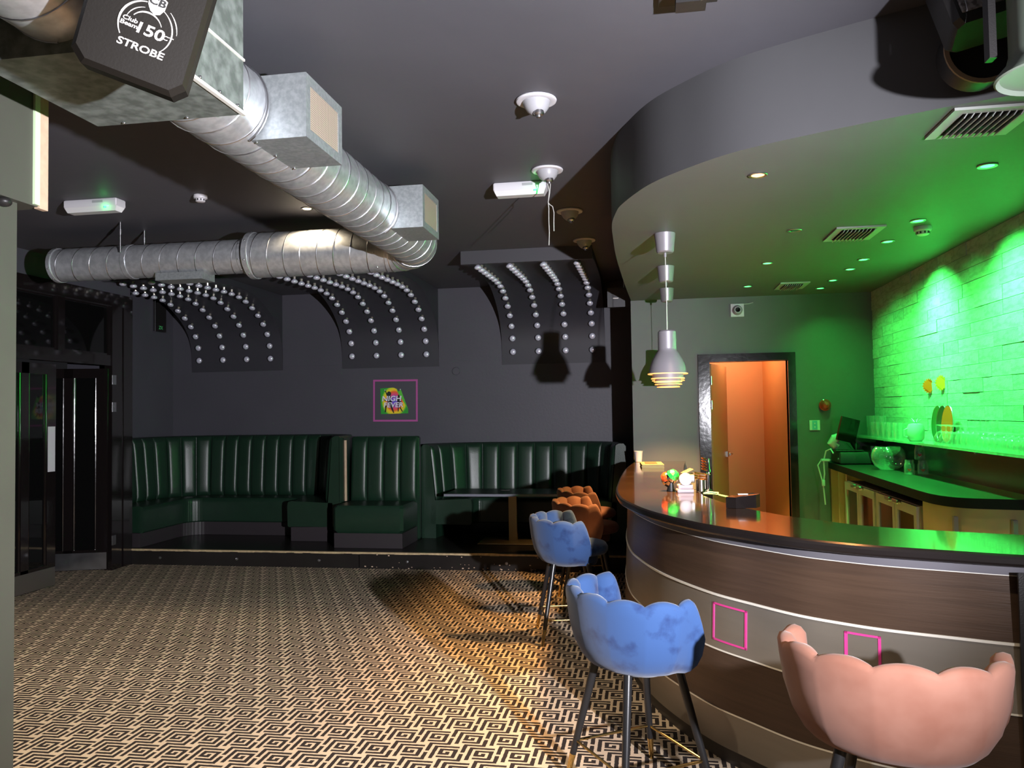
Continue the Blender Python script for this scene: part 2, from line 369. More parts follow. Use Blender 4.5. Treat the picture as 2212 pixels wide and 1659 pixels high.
# raised seating platform with riser boards, edging and screw caps
plat = struct('floor_platform', MB().box(-6.2, -.12, 7.995, YW, 0, .165), M_PLAT)
for x0, x1 in ((-5.62, -2.985), (-2.975, -.12)):
    MB().box(x0, x1, 7.975, 7.995, 0, .150).build('riser_board', M_PLAT, plat)
def worn_edge(x0, x1):
    mb = MB(); n = 60
    for i in range(n):
        a, b = x0+(x1-x0)*i/n, x0+(x1-x0)*(i+1)/n; h = .149+random.uniform(-.002, .004)
        mb.box(a, b, 7.968, 8.004, h, .168)
    return mb
worn_edge(-5.62, -.12).build('edging_strip', M_BRASS_EDGE, plat)
cap = MB().lathe([(0, 0), (.016, 0), (.014, .008), (0, .011)], 12, Matrix.Rotation(PI/2, 4, 'X')).mesh('screw_cap', M_STEEL)
for x in (-5.25, -4.35, -3.42, -2.46, -1.42, -.6): ob('screw_cap', cap, plat, (x, 7.976, .075))
scuff = MB()
for i in range(46):
    x = random.uniform(-3.2, -.4); z = random.choice((.012, .02, .135, .06)) + random.uniform(-.006, .008); r = random.uniform(.003, .009)
    scuff.box(x-r, x+r, 7.9735, 7.976, z-r*.6, z+r*.6)
tag(scuff.build('paint_chip', M_LATH, plat), kind='stuff')

# bar soffit (curved bulkhead)
SOF = crom([(-.13, 8.42), (-.17, 7.2), (-.195, 6.0), (-.192, 5.3), (-.183, 4.92), (-.149, 4.635), (-.104, 4.435), (.035, 4.096), (.209, 3.856), (.44, 3.631), (.79, 3.438), (1.102, 3.296), (1.372, 3.19), (1.8, 3.05), (2.26, 2.95)], 8)
SOF = [Vector((p[0], p[1])) for p in SOF]
_bp = [tuple(p) for p in SOF]+[(XR+.05, 2.95), (XR+.05, YB+.1), (-.13, YB+.1)]
_mb = MB().prism(_bp, ZS, ZC); _mb.mi = [0]*len(_bp)+[1, 1]
struct('ceiling_bulkhead', _mb, [M_BULK, mat('soffit_tone', (.105, .107, .105), .55, var=.08, var_scale=2, bump=.1, bump_scale=10)], ang=25)  # underside set to a lighter tone than the curved side

# bar back wall with doorway
DX0, DX1, DZ = .655, 1.425, 2.085
bw = struct('wall_bar_back', MB().box(-.135, DX0, YB, YB+.1, 0, ZC).box(DX1, XR+.1, YB, YB+.1, 0, ZC).box(DX0, DX1, YB, YB+.1, DZ, ZC), M_BARWALL)
struct('wall_bar_return', MB().box(-.135, -.05, YB+.1, YW, 0, ZC), M_BLACK)
fr = struct('door_3', MB().box(DX0-.115, DX0, YB-.03, YB+.1, 0, DZ+.08), M_GLOSSBLACK)
MB().box(DX1, DX1+.075, YB-.03, YB+.1, 0, DZ+.08).build('door_frame', M_GLOSSBLACK, fr)
MB().box(DX0, DX1, YB-.03, YB+.1, DZ, DZ+.08).build('door_head', M_GLOSSBLACK, fr)
lf = MB().box(0, .02, 0, .76, 0, DZ-.02).build('door_leaf', M_DOORLEAF, fr, (DX0+.005, YB+.1, .01), rot=(0, 0, math.radians(-17)))
hb = MB().box(-.02, .04, .64, .72, 1.06, 1.12)
hb.tube([(.05, .68, 1.09), (.075, .68, 1.09), (.08, .56, 1.092)], .011, 8).tube([(-.02, .68, 1.09), (-.045, .68, 1.09), (-.05, .56, 1.092)], .011, 8)
hb.build('door_handle', M_STEEL, lf)
for z in (.3, 1.6, 1.85): MB().cyl((DX0+.012, YB-.032, z), (DX0+.012, YB-.032, z+.09), .012).build('hinge', M_STEEL, fr)
# orange store room beyond
st = struct('wall_store', MB().box(.3, 1.6, 9.58, 9.64, 0, ZC), M_ORANGEWALL)
MB().prism([(1.34, 9.6), (1.46, YB+.1), (1.56, YB+.1), (1.44, 9.6)], 0, ZC).build('side_wall', M_ORANGEWALL, st)
MB().box(.36, .42, YB+.1, 9.6, 0, ZC).build('side_wall', M_ORANGEWALL, st)
MB().box(.42, 1.5, YB+.1, 9.6, 2.5, 2.55).build('store_ceiling', M_ORANGEWALL, st)
add_light('store_lamp', 'POINT', (.95, 9.0, 2.3), 17, (1.0, .70, .42), .06)

# right hand wall with split slate tiles
wr = struct('wall_right', MB().box(XR, XR+.12, -3.5, YB+.1, 0, ZC), M_GROUT)
cube = MB().box(0, 1, 0, 1, 0, 1).mesh('tile', M_TILE)
RH = .0965; z = 1.305; row = 0
while z < ZS-.01:
    h = min(RH, ZS-z); y = YB - random.uniform(0, .35) - .12; edges = [YB]
    while y > 4.15:
        edges.append(y); y -= random.choice((.28, .36, .44, .52, .6))
    edges.append(3.9)
    for a, b in zip(edges[:-1], edges[1:]):
        d = .010+random.choice((0, .001, .002, .003, .004, .006))
        ob('tile', cube, wr, (XR-d, b+.0015, z+.001), scale=(d+.004, a-b-.003, h-.0025))
    z += RH; row += 1
MB().box(XR-.012, XR, 3.9, YB, 1.0, 1.30).build('splashback_panel', M_BLACKPANEL, wr)

# near pillar on the left with its casing
pil = struct('wall_pillar', MB().box(-2.85, -2.275, 1.55, 2.575, 0, 2.42), M_PILLAR)
MB().box(-2.85, -2.245, 1.5, 2.665, 2.40, ZC).build('pillar_casing', M_PILLAR, pil)
MB().box(-2.25, -2.235, 2.615, 2.64, 2.405, ZC).build('casing_edge', M_LIME, pil)
MB().box(-2.26, -2.238, 2.641, 2.685, 2.395, ZC).build('casing_edge_board', M_LATH, pil)
MB().sphere((-2.262, 2.50, 2.385), .026, sz=.7).build('fixing_knob', M_BLACKPL, pil)

# ------------------------------------------------------------------ glazed entrance screen on the left wall
scr = struct('door_1', MB().box(XL-.06, XL+.03, 5.95, 7.98, 2.80, 2.935), M_GLOSSBLACK)
MB().box(XL-.06, XL+.02, 5.95, 7.98, 2.16, 2.27).build('transom_bar', M_GLOSSBLACK, scr)
for y0, y1 in ((7.64, 7.80), (7.83, 7.98)): MB().box(XL-.06, XL+.03, y0, y1, 0, 2.80).build('frame_post', M_GLOSSBLACK, scr)
MB().box(XL-.04, XL+.012, 7.80, 7.83, 0, 2.8).build('frame_post', M_GLOSSBLACK, scr)
MB().box(XL-.06, XL+.03, 5.95, 6.05, 0, 2.80).build('frame_post', M_GLOSSBLACK, scr)
MB().box(XL-.05, XL+.02, 6.86, 6.95, 2.27, 2.80).build('transom_mullion', M_GLOSSBLACK, scr)
for y0, y1 in ((6.05, 6.86), (6.95, 7.64)):
    MB().box(XL-.03, XL-.02, y0, y1, 2.27, 2.80).build('transom_pane', M_DARKGLASS, scr)
    mb = MB()
    for (a, b, c, d) in ((y0, y1, 2.27, 2.29), (y0, y1, 2.78, 2.80), (y0, y0+.02, 2.29, 2.78), (y1-.02, y1, 2.29, 2.78)): mb.box(XL-.02, XL-.002, a, b, c, d)
    mb.build('glazing_bead', M_GLOSSBLACK, scr)
for z in (2.01, 1.72, .31):
    MB().box(XL+.03, XL+.036, 7.645, 7.70, z-.05, z+.05).build('hinge_plate', M_STEEL, scr)
def door_leaf(name, hand):
    """leaf in local x (0..w) with its face at y=0, made of stiles, rails, panes and a kick plate"""
    wdt, hgt = .77, 2.13
    o = ob(name, MB().box(0, .11, -.045, 0, .01, hgt).mesh('stile', M_GLOSSBLACK), None, kind='structure')
    for x0, x1 in ((wdt-.11, wdt), (.34, .43)): MB().box(x0, x1, -.045, 0, .01, hgt).build('stile', M_GLOSSBLACK, o)
    MB().box(.11, wdt-.11, -.045, 0, .01, .22).build('bottom_rail', M_GLOSSBLACK, o); MB().box(.11, wdt-.11, -.045, 0, hgt-.10, hgt).build('top_rail', M_GLOSSBLACK, o)
    for x0, x1 in ((.11, .34), (.43, wdt-.11)):
        MB().box(x0, x1, -.03, -.022, .22, hgt-.10).build('pane', M_DARKGLASS, o)
        for a, b in ((x0, x0+.018), (x1-.018, x1)):
            MB().lathe([(.012, .22), (.012, hgt-.1)], 8, Matrix.Translation(((a+b)/2, -.016, 0))).build('glazing_bead', M_GLOSSBLACK, o)
    MB().box(.004, wdt-.004, -.001, .003, .015, .19).build('kick_plate', M_STEEL, o)
    return o
d2 = door_leaf('door_2', 1); d2.location = (XL, 6.09, 0); d2.rotation_euler = (0, 0, PI/2)
# local +y faces -x after rotating by 90 degrees: mirror so that the plates face the room
d2.scale = (1, -1, 1)
MB().box(.665, .755, .001, .006, 1.10, 1.53).build('push_plate', M_WHITEPL, d2)
d4 = door_leaf('door_4', 1); d4.location = (XL-.02, 7.63, 0); d4.rotation_euler = (0, 0, math.radians(180+18)); d4.scale = (1, 1, 1)
struct('baseboard_left', MB().box(XL, XL+.012, -3.5, 5.95, 0, .1), M_BLACK)

# ================================================================== BAR
def V2(l): return [Vector((p[0], p[1])) for p in l]
CNT = V2(crom([(-.13, YB-.002), (-.195, 7.4), (-.215, 6.5), (-.217, 6.0), (-.214, 5.478), (-.183, 5.03), (-.132, 4.723), (0, 4.271), (.213, 3.843), (.396, 3.606), (.559, 3.424), (.714, 3.308), (.862, 3.222), (1.077, 3.138), (1.294, 3.062), (1.7, 2.96), (XR-.004, 2.88)], 8))
ZT = 1.072
# worktop: rounded nosing, swept with a wide section
inner = offset2(CNT, .52)
top = thing('bar_worktop', 'dark glossy curved bar worktop reflecting the doorway and green wall', 'worktop')
NRM = normals2(CNT)
sec = [(.52, ZT), (.014, ZT), (.004, ZT-.006), (0, ZT-.016), (0, ZT-.032), (.005, ZT-.041), (.016, ZT-.044), (.52, ZT-.044)]
def clampx(mb):
    for p in mb.v:
        p.x = min(p.x, XR-.003); p.y = min(p.y, YB-.002)
    return mb
mb = MB(); v = []; m_ = len(sec)
sweep(mb, CNT, NRM, sec); clampx(mb)
# material by face: top faces glossy, nosing dark
for i, f in enumerate(mb.f):
    zz = [mb.v[k].z for k in f]; mb.mi[i] = 0 if min(zz) > ZT-.001 else 1
mb.build('top_board', [M_BARTOP, M_BAREDGE], top, ang=16)
bar = thing('bar_counter', 'curved bar front of brown and silver bands below the worktop', 'bar counter')
def band(name, z0, z1, o0, o1, m, proud=0.):
    b = MB(); sec = [(o0-proud, z0), (o1-proud, z1), (o1+.03, z1), (o0+.03, z0)]
    sweep(b, CNT, NRM, sec); clampx(b); return b.build(name, m, bar, ang=30)
def offz(z): return .035+.045*z
band('grey_band', .986, ZT-.045, offz(.986), offz(1.), M_GREY)
band('brown_band', .748, .983, offz(.75), offz(.983), M_BROWN)
bc = band('silver_band', .500, .738, offz(.5), offz(.74), M_SILVER)
band('brown_band', .236, .494, offz(.24), offz(.49), M_BROWN)
band('silver_band', .075, .230, offz(.08), offz(.23), M_SILVER)
band('kick_board', 0, .075, .06, .06, M_KICK)
for z0, z1, pr_ in ((.738, .748, .006), (.494, .500, .004), (.230, .236, .003), (.983, .986, .001)):
    band('trim_strip', z0, z1, offz(z0), offz(z1), M_TRIM, pr_)
# pink outline squares stuck on the silver band
def bar_frame(s0, s1, z0, z1, name):
    """outline square lying on the silver band between two positions along the front"""
    ids = [i for i, p in enumerate(CNT) if s0-.03 <= p.x <= s1+.03 and p.y < 4.6]
    P = [CNT[i] for i in ids]; lw = .008; mb = MB()
    seg = [p for p in resample(P, .006) if s0 <= p.x <= s1]; N = normals2(seg)
    def d(z, k): return offz(z)-.003+k
    for a, b in ((z0, z0+lw), (z1-lw, z1)): sweep(mb, seg, N, [(d(a, 0), a), (d(b, 0), b), (d(b, .006), b), (d(a, .006), a)])
    for sl in (slice(0, 3), slice(-3, None)): sweep(mb, seg[sl], N[sl], [(d(z0, 0), z0), (d(z1, 0), z1), (d(z1, .006), z1), (d(z0, .006), z0)])
    return mb.build(name, M_PINKLINE, bar)
bar_frame(.235, .375, .535, .705, 'pink_outline'); bar_frame(.72, .85, .520, .715, 'pink_outline')
MB().box(1.285, 1.315, 2.99, 3.0, 0, 1.005).build('dark_gap_strip', M_BLACKPL, bar, loc=(0, .10, 0))  # black strip added where the bar end only falls into shadow

# back counter along the slate wall
bt = thing('back_counter_worktop', 'black back-bar worktop with a rounded end below the slate wall', 'worktop')
edge = V2([(1.79, YB-.005), (1.765, 7.4), (1.74, 6.4), (1.725, 5.6)])+V2(crom([(1.725, 5.5), (1.735, 5.31), (1.78, 5.16), (1.88, 5.07), (2.13, 5.0), (XR-.013, 4.97)], 5))
poly = [tuple(p) for p in edge]+[(XR-.013, YB-.005)]
mb = MB().prism(poly, .995, 1.055); mb.mi[:-1] = [1]*(len(mb.mi)-1); mb.build('top_board', [M_BACKTOP, mat('matt_black_edge', (.008, .008, .008), .6, spec=.2)], bt, ang=30)
cab = thing('cream_cabinet', 'cream painted open cabinet at the far end of the back bar', 'cabinet')
MB().box(1.80, 1.83, 7.72, 7.76, 0, .993).build('side_panel', M_CREAM, cab); MB().box(1.81, 2.22, 8.36, 8.41, 0, .993).build('side_panel', M_CREAM, cab)
MB().box(2.18, 2.22, 7.72, 8.36, 0, .993).build('back_panel', M_CREAM, cab); MB().box(1.81, 2.18, 7.76, 8.36, .30, .33).build('shelf', M_CREAM, cab)
MB().box(1.80, 1.84, 8.02, 8.06, 0, .993).build('divider_post', M_CREAM, cab)
def fridge(label, y0, y1, shelfcol):
    t = thing('bottle_fridge', label, 'fridge', group='fridges under the back counter')
    MB().box(1.80, 2.20, y0, y1, .02, .93).build('body', M_FRIDGEFRAME, t)
    n = 2; w_ = (y1-y0)/n
    for k in range(n):
        a, b = y0+k*w_+.006, y0+(k+1)*w_-.006
        fr = MB().box(1.775, 1.80, a, a+.055, .1, .925).box(1.775, 1.80, b-.055, b, .1, .925).box(1.775, 1.80, a+.055, b-.055, .86, .925).box(1.775, 1.80, a+.055, b-.055, .1, .16).build('door', M_FRIDGEFRAME, t)
        MB().box(1.785, 1.795, a+.055, b-.055, .16, .86).build('pane', shelfcol, fr)
        rbox(MB(), 1.745, 1.775, (b-.15 if k == 0 else a+.03), (b-.03 if k == 0 else a+.15), .905, .935, .006).build('handle', M_STEEL, fr)
    return t
fridge('glass-door bottle fridge beside the cream cabinet', 6.74, 7.70, mat('red_glass', (.10, .022, .012), .06, spec=.6))
fridge('glass-door bottle fridge next to the curved cream panel', 5.74, 6.70, M_FRIDGEGLASS)
cp = thing('curved_cream_panel', 'cream curved panel closing the rounded back-bar end', 'panel')
E_ = [p for p in V2(crom([(1.79, 5.66), (1.80, 5.42), (1.85, 5.25), (1.97, 5.16), (2.16, 5.09), (XR-.014, 5.06)], 6))]
mb = MB(); sweep(mb, E_, normals2(E_), [(0, 0), (0, .993), (.02, .993), (.02, 0)]); clampx(mb); mb.build('panel', M_CREAM, cp)
for x, y, r in ((1.832, 5.235, .0), (2.10, 5.088, .3)): MB().box(x-.012, x+.012, y-.03, y+.002, .60, .93).build('fixing_strip', M_GREYPL, cp)

# glass shelf on the slate wall
sh = thing('glass_shelf', 'long green-lit glass shelf fixed along the slate wall', 'shelf')
MB().box(2.03, XR-.022, 4.2, YB-.02, 1.305, 1.322).build('shelf_board', M_SHELFGLASS, sh)
for y in (4.6, 5.6, 6.6, 7.6): MB().box(2.10, XR-.013, y, y+.02, 1.285, 1.304).build('bracket', M_STEEL, sh)

# ================================================================== BAR SOFFIT FITTINGS
dl_ring = MB().lathe([(.030, .0), (.046, .0), (.047, -.003), (.044, -.006), (.032, -.004)], 20).mesh('trim_ring', M_STEEL)
dl_lens_g = MB().lathe([(0, -.003), (.033, -.003), (.033, .0), (0, .0)], 16).mesh('lens', M_LENSGREEN)
dl_lens_w = MB().lathe([(0, -.003), (.033, -.003), (.033, .0), (0, .0)], 16).mesh('lens', M_LENSWARM)
dl_lens_or = MB().lathe([(0, -.003), (.033, -.003), (.033, .0), (0, .0)], 16).mesh('lens', M_LENSORANGE)
dl_lens_o = MB().lathe([(0, -.003), (.033, -.003), (.033, .0), (0, .0)], 16).mesh('lens', M_CHROME)
def downlight(x, y, z, label, lens, group):
    t = thing('downlight', label, 'downlight', (x, y, z-.001), group=group)
    ob('trim_ring', dl_ring, t); ob('lens', lens, t); return t
GRP = 'recessed downlights over the bar'
lab = ['large green downlight nearest the speaker over the bar', 'green downlight right beside the soffit smoke detector', 'green downlight just past the smoke detector towards the far wall',
       'green downlight third before the far wall in the slate-wall row', 'green downlight close behind another in the slate-wall row middle', 'green downlight second from the far wall in the slate-wall row', 'green downlight nearest the far wall beside the small vent']
GY = [4.111, 5.246, 5.863, 6.537, 6.972, 7.543, 8.01]; GX = [1.641, 1.687, 1.685, 1.695, 1.70, 1.69, 1.679]
GP = [45, 560, 85, 640, 85, 70, 40]; AIM = [.2, .50, .35, .50, .35, .3, .2]
for i in range(7):
    downlight(GX[i], GY[i], ZS, lab[i], dl_lens_g, GRP)
    add_light('green_spot', 'SPOT', (GX[i], GY[i], ZS-.02), GP[i], GREEN, .03, aim=(GX[i]+(.62 if AIM[i] > .4 else AIM[i]), GY[i]+.05, ZS-(1.0 if AIM[i] > .4 else 1.0)), spot=105 if AIM[i] > .4 else 125, blend=1.0)
downlight(.970, 6.513, ZS, 'green downlight above the doorway side of the bar, nearer one', dl_lens_g, GRP)
downlight(.966, 7.703, ZS, 'green downlight in the soffit just before the orange doorway', dl_lens_g, GRP)
for y in (6.513, 7.703): add_light('green_spot', 'SPOT', (.97, y, ZS-.02), 9, GREEN, .03, aim=(.97, y, 0), spot=110, blend=.8)
downlight(.971, 5.347, ZS, 'unlit chrome downlight in the bar soffit', dl_lens_o, GRP)
downlight(.567, 4.026, ZS, 'orange lit downlight alone in the soffit above the bar curve', dl_lens_or, GRP)
add_light('bar_warm_spot', 'SPOT', (.567, 4.026, ZS-.02), 42, ORANGE, .03, aim=(.567, 4.026, 0), spot=120, blend=.8)
# green wash that the row of coloured fittings throws on the counter and room
M_VENT = mat('vent_paint', (.36, .38, .36), .45)
def vent(x0, x1, y0, y1, label):
    t = thing('ceiling_vent', label, 'vent', (0, 0, ZS), group='square vents in the bar soffit'); f = .045
    for a, b, c, d in ((x0, x1, y0, y0+f), (x0, x1, y1-f, y1), (x0, x0+f, y0+f, y1-f), (x1-f, x1, y0+f, y1-f)):
        MB().box(a, b, c, d, -.012, -.001).build('frame', M_VENT, t)
    n = 9
    sl = MB().box(-.002, .002, y0+f, y1-f, -.014, .014, Matrix.Rotation(math.radians(35), 4, 'Y')).mesh('slat', M_VENT)
    for i in range(n): ob('slat', sl, t, (x0+f+(x1-x0-2*f)*(i+.5)/n, 0, -.018))
    MB().box(x0+f, x1-f, y0+f, y1-f, -.003, -.001).build('backing', M_BLACK, t)
vent(1.20, 1.52, 3.28, 3.62, 'large square vent near the loudspeaker in the bar soffit')
vent(1.225, 1.525, 5.32, 5.72, 'square vent in the middle of the bar soffit')
vent(1.24, 1.50, 7.56, 7.95, 'small-looking square vent by the far bar wall')
def smoke(x, y, z, label, s=1.):
    t = thing('smoke_detector', label, 'smoke detector', (x, y, z)); s_ = s
    MB().lathe([(.052*s, -.001), (.054*s, -.02*s), (.050*s, -.028*s), (.040*s, -.030*s), (.036*s, -.05*s), (.028*s, -.055*s), (0, -.056*s)], 20).build('body', M_WHITEPL, t)
    sl = MB()
    for i in range(10): a = 2*PI*i/10; sl.box(-.004, .004, .0375*s, .041*s, -.047*s, -.034*s, Matrix.Rotation(a, 4, 'Z'))
    tag(sl.build('inlet_slot', M_BLACKPL, t))
smoke(1.777, 5.444, ZS, 'white smoke detector beside the green downlights')
smoke(-3.08, 5.15, ZC, 'white smoke detector on the dark ceiling beside the duct shadow', .9)

# pendant lamps in a row over the bar
pend_prof = [(.0, 2.115), (.050, 2.115), (.058, 2.107), (.059, 2.0), (.060, 1.985), (.075, 1.965), (.098, 1.925), (.113, 1.885), (.121, 1.845), (.124, 1.836), (.120, 1.836), (.110, 1.885), (.07, 1.95), (.0, 1.96)]
m_sh = MB().lathe(pend_prof, 36).mesh('shade', M_PENDANT)
m_t2 = MB().lathe([(.098, 1.838), (.103, 1.806), (.099, 1.806), (.094, 1.838)], 36).mesh('inner_shade', M_PENDANT)
m_t3 = MB().lathe([(.080, 1.808), (.085, 1.786), (.081, 1.786), (.076, 1.808)], 36).mesh('inner_shade', M_PENDANT)
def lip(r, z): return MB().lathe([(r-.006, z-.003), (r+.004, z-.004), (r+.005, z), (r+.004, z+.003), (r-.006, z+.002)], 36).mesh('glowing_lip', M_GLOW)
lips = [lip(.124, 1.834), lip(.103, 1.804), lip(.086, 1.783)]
m_cup = MB().lathe([(.0, -.128), (.048, -.128), (.056, -.120), (.068, -.001), (.0, -.001)], 28).mesh('ceiling_cup', M_PENDANT)
m_grip = MB().lathe([(.009, -.155), (.009, -.128)], 12).mesh('cord_grip', M_PENDANT)
for (x, y, dz, lb) in ((.145, 5.254, 0, 'silver bell pendant lamp nearest along the bar'), (.181, 6.466, 0, 'silver bell pendant lamp in the middle of the bar row'), (.218, 7.654, .05, 'silver bell pendant lamp farthest, by the bar wall')):
    t = thing('pendant_lamp', lb, 'pendant lamp', (x, y, 0), group='pendants over the bar')
    ob('ceiling_cup', m_cup, t, (0, 0, ZS)); ob('cord_grip', m_grip, t, (0, 0, ZS))
    MB().tube([(0, 0, 2.10+dz), (.002, 0, 2.3), (0, 0, ZS-.15)], .0028, 6).build('cord', M_WIRE, t)
    s_ = ob('shade', m_sh, t, (0, 0, dz))
    for m_ in (m_t2, m_t3): ob('inner_shade', m_, t, (0, 0, dz))
    for m_ in lips: ob('glowing_lip', m_, t, (0, 0, dz))
    MB().sphere((0, 0, 1.83+dz), .032, seg=12, rings=8).build('bulb', mat('warm_bulb', (1, .8, .5), .4, emit=(1, .5, .16), strength=2.5), t)
    add_light('pendant_light', 'SPOT', (x, y, 1.785+dz), 270 if dz == 0 else 190, (1.0, .54, .19), .05, aim=(x, y, 0), spot=112, blend=.5)

# wall fittings of the bar's far wall
t = thing('wall_camera', 'small square camera housing high on the bar far wall', 'camera', (.945, YB, 2.61))
MB().box(-.066, .066, -.02, 0, -.066, .066).build('back_plate', M_WHITEPL, t); MB().lathe([(.0, .05), (.035, .05), (.045, .03), (.052, .0)], 24, Matrix.Translation((0, -.02, 0)) @ Matrix.Rotation(PI/2, 4, 'X')).build('dome', M_GREYPL, t)
MB().lathe([(.0, .01), (.024, .008), (.026, 0)], 20, Matrix.Translation((0, -.068, 0)) @ Matrix.Rotation(PI/2, 4, 'X')).build('lens', M_DARKGLASS, t)
MB().box(.10, .20, -.003, 0, 0.0, .09).build('wall_patch', M_BARWALL, t); MB().tube([(.05, -.01, .06), (.12, -.008, .065), (.16, -.006, .075)], .004).build('cable', M_WIRE, t)
t = thing('wall_socket', 'square socket plate on the green-lit far wall', 'socket', (1.671, YB, 1.424))
MB().box(-.05, .05, -.012, 0, -.05, .05).build('face_plate', M_WHITEPL, t); MB().box(-.025, .025, -.015, -.012, -.045, .045).build('switch_panel', mat('blue_plastic', (.12, .35, .5), .4), t)
for z in (-.018, .018): MB().lathe([(0, .004), (.008, .002), (.008, 0)], 10, Matrix.Translation((0, -.015, z)) @ Matrix.Rotation(PI/2, 4, 'X')).build('button', M_WHITEPL, t)
t = thing('alarm_sounder', 'round red alarm sounder on the far bar wall', 'alarm', (1.772, YB, 1.625), rot=(PI/2, 0, 0))
MB().lathe([(.0, 0), (.056, 0), (.058, .03), (.05, .036)], 24).build('base', M_RED, t); MB().lathe([(.05, .034), (.046, .06), (.03, .085), (0, .095)], 24).build('dome', M_RED, t)
# exit sign by the seating wall
t = thing('hanging_sign', 'dark hanging sign box at the end of the bulkhead', 'sign', (-.27, 8.75, 2.82))
MB().box(-.12, .13, -.03, .03, -.09, .12).build('sign_body', mat('sign_dark', (.05, .05, .055), .4), t); MB().tube([(.06, 0, .12), (.06, 0, ZC-2.82)], .006).build('rod', M_STEEL, t); MB().box(-.06, 0, -.032, -.03, 0, .012).build('print_mark', M_PRINT, t)

# ================================================================== DUCTWORK
DXC, DZC, DR = -1.684, 2.887, .1775
duct = thing('ventilation_duct', 'galvanised spiral duct with outlet boxes under the dark ceiling', 'duct')
def pipe_y(y0, y1, x, z, r, name):
    o = MB().lathe([(r, y0), (r, y1)], 40, Matrix.Translation((x, 0, z)) @ Matrix.Rotation(-PI/2, 4, 'X')).build(name, M_GALV, duct)
    pts = []; pitch = .135; n = int((y1-y0)/pitch*32)
    for i in range(n+1):
        a = 2*PI*i/32; pts.append((x+(r+.001)*math.cos(a), y0+pitch*i/32, z+(r+.001)*math.sin(a)))
    MB().tube(pts, .0035, 5).build('spiral_seam', M_STEEL, o); return o
def pipe_x(x0, x1, y, z, r, name, pitch=.135):
    o = MB().lathe([(r, x0), (r, x1)], 40, Matrix.Translation((0, y, z)) @ Matrix.Rotation(PI/2, 4, 'Y')).build(name, M_GALV, duct)
    pts = []; n = int((x1-x0)/pitch*32)
    for i in range(n+1):
        a = -2*PI*i/32; pts.append((x0+pitch*i/32, y+(r+.001)*math.cos(a), z+(r+.001)*math.sin(a)))
    MB().tube(pts, .003, 5).build('spiral_seam', M_STEEL, o); return o
Y2 = 5.88; ER = .215
pipe_y(2.60, Y2-ER, DXC, DZC, DR, 'pipe_section')
pipe_y(.2, 2.06, DXC, DZC, DR, 'pipe_section')
pipe_x(-3.06, DXC-ER, Y2, DZC-.01, DR, 'pipe_section')
pipe_x(-4.80, -3.06, Y2, DZC-.01, .135, 'pipe_section', .155)
# elbow in gores
mb = MB(); rings = []; ns = 12
for i in range(ns+1):
    a = PI/2*i/ns; c = Vector((DXC-ER+ER*math.cos(a), Y2-ER+ER*math.sin(a), DZC-.01*i/ns)); rad = Vector((math.cos(a), math.sin(a), 0))
    rings.append([c+rad*(DR*math.cos(t_*2*PI/32))+Vector((0, 0, DR*math.sin(t_*2*PI/32))) for t_ in range(32)])
vv = [p for r_ in rings for p in r_]; ff = [(i*32+k, i*32+(k+1) % 32, (i+1)*32+(k+1) % 32, (i+1)*32+k) for i in range(ns) for k in range(32)]
el = mb.add(vv, ff).build('elbow', M_GALV, duct)
for i in range(0, ns+1, 3): MB().tube(rings[i], .004, 5, closed=True).build('elbow_seam', M_STEEL, el)
# couplings and end caps
def ring_x(x, r, wdt, name): return MB().lathe([(r, -wdt/2), (r+.006, -wdt/2+.004), (r+.006, wdt/2-.004), (r, wdt/2), (r-.002, wdt/2), (r-.002, -wdt/2)], 36, Matrix.Translation((x, Y2, DZC-.01)) @ Matrix.Rotation(PI/2, 4, 'Y')).build(name, M_GALV, duct)
ring_x(-3.05, DR+.002, .05, 'coupling'); ring_x(-3.12, .137, .03, 'coupling'); ring_x(-4.79, .137, .04, 'coupling')
MB().lathe([(0, 0), (DR, 0), (DR, .01), (.135, .014), (0, .014)], 36, Matrix.Translation((-3.068, Y2, DZC-.01)) @ Matrix.Rotation(PI/2, 4, 'Y')).build('reducer_plate', M_GALV, duct)
scr_ = MB().sphere((0, 0, 0), .006, seg=8, rings=6).mesh('screw', M_STEEL)
for x, r in ((-3.05, DR+.008), (-4.79, .143), (-3.12, .143), (-2.0, DR)):
    for a in (-60, -20, 30, 75, 110, 160): ob('screw', scr_, duct, (x, Y2-r*math.cos(math.radians(a)), DZC-.01+r*math.sin(math.radians(a))))
for y in (Y2-.155, Y2+.155):
    MB().cyl((-4.12, y, DZC+.04), (-4.12, y, ZC), .008).cyl((-4.12, y, ZC-.10), (-4.12, y, ZC-.06), .013).build('hanger_rod', M_STEEL, duct)
MB().lathe([(.137, -.02), (.141, -.02), (.141, .02), (.137, .02), (.135, .02), (.135, -.02)], 32, Matrix.Translation((-4.12, Y2, DZC-.01)) @ Matrix.Rotation(PI/2, 4, 'Y')).build('hanger_strap', M_GALV, duct)
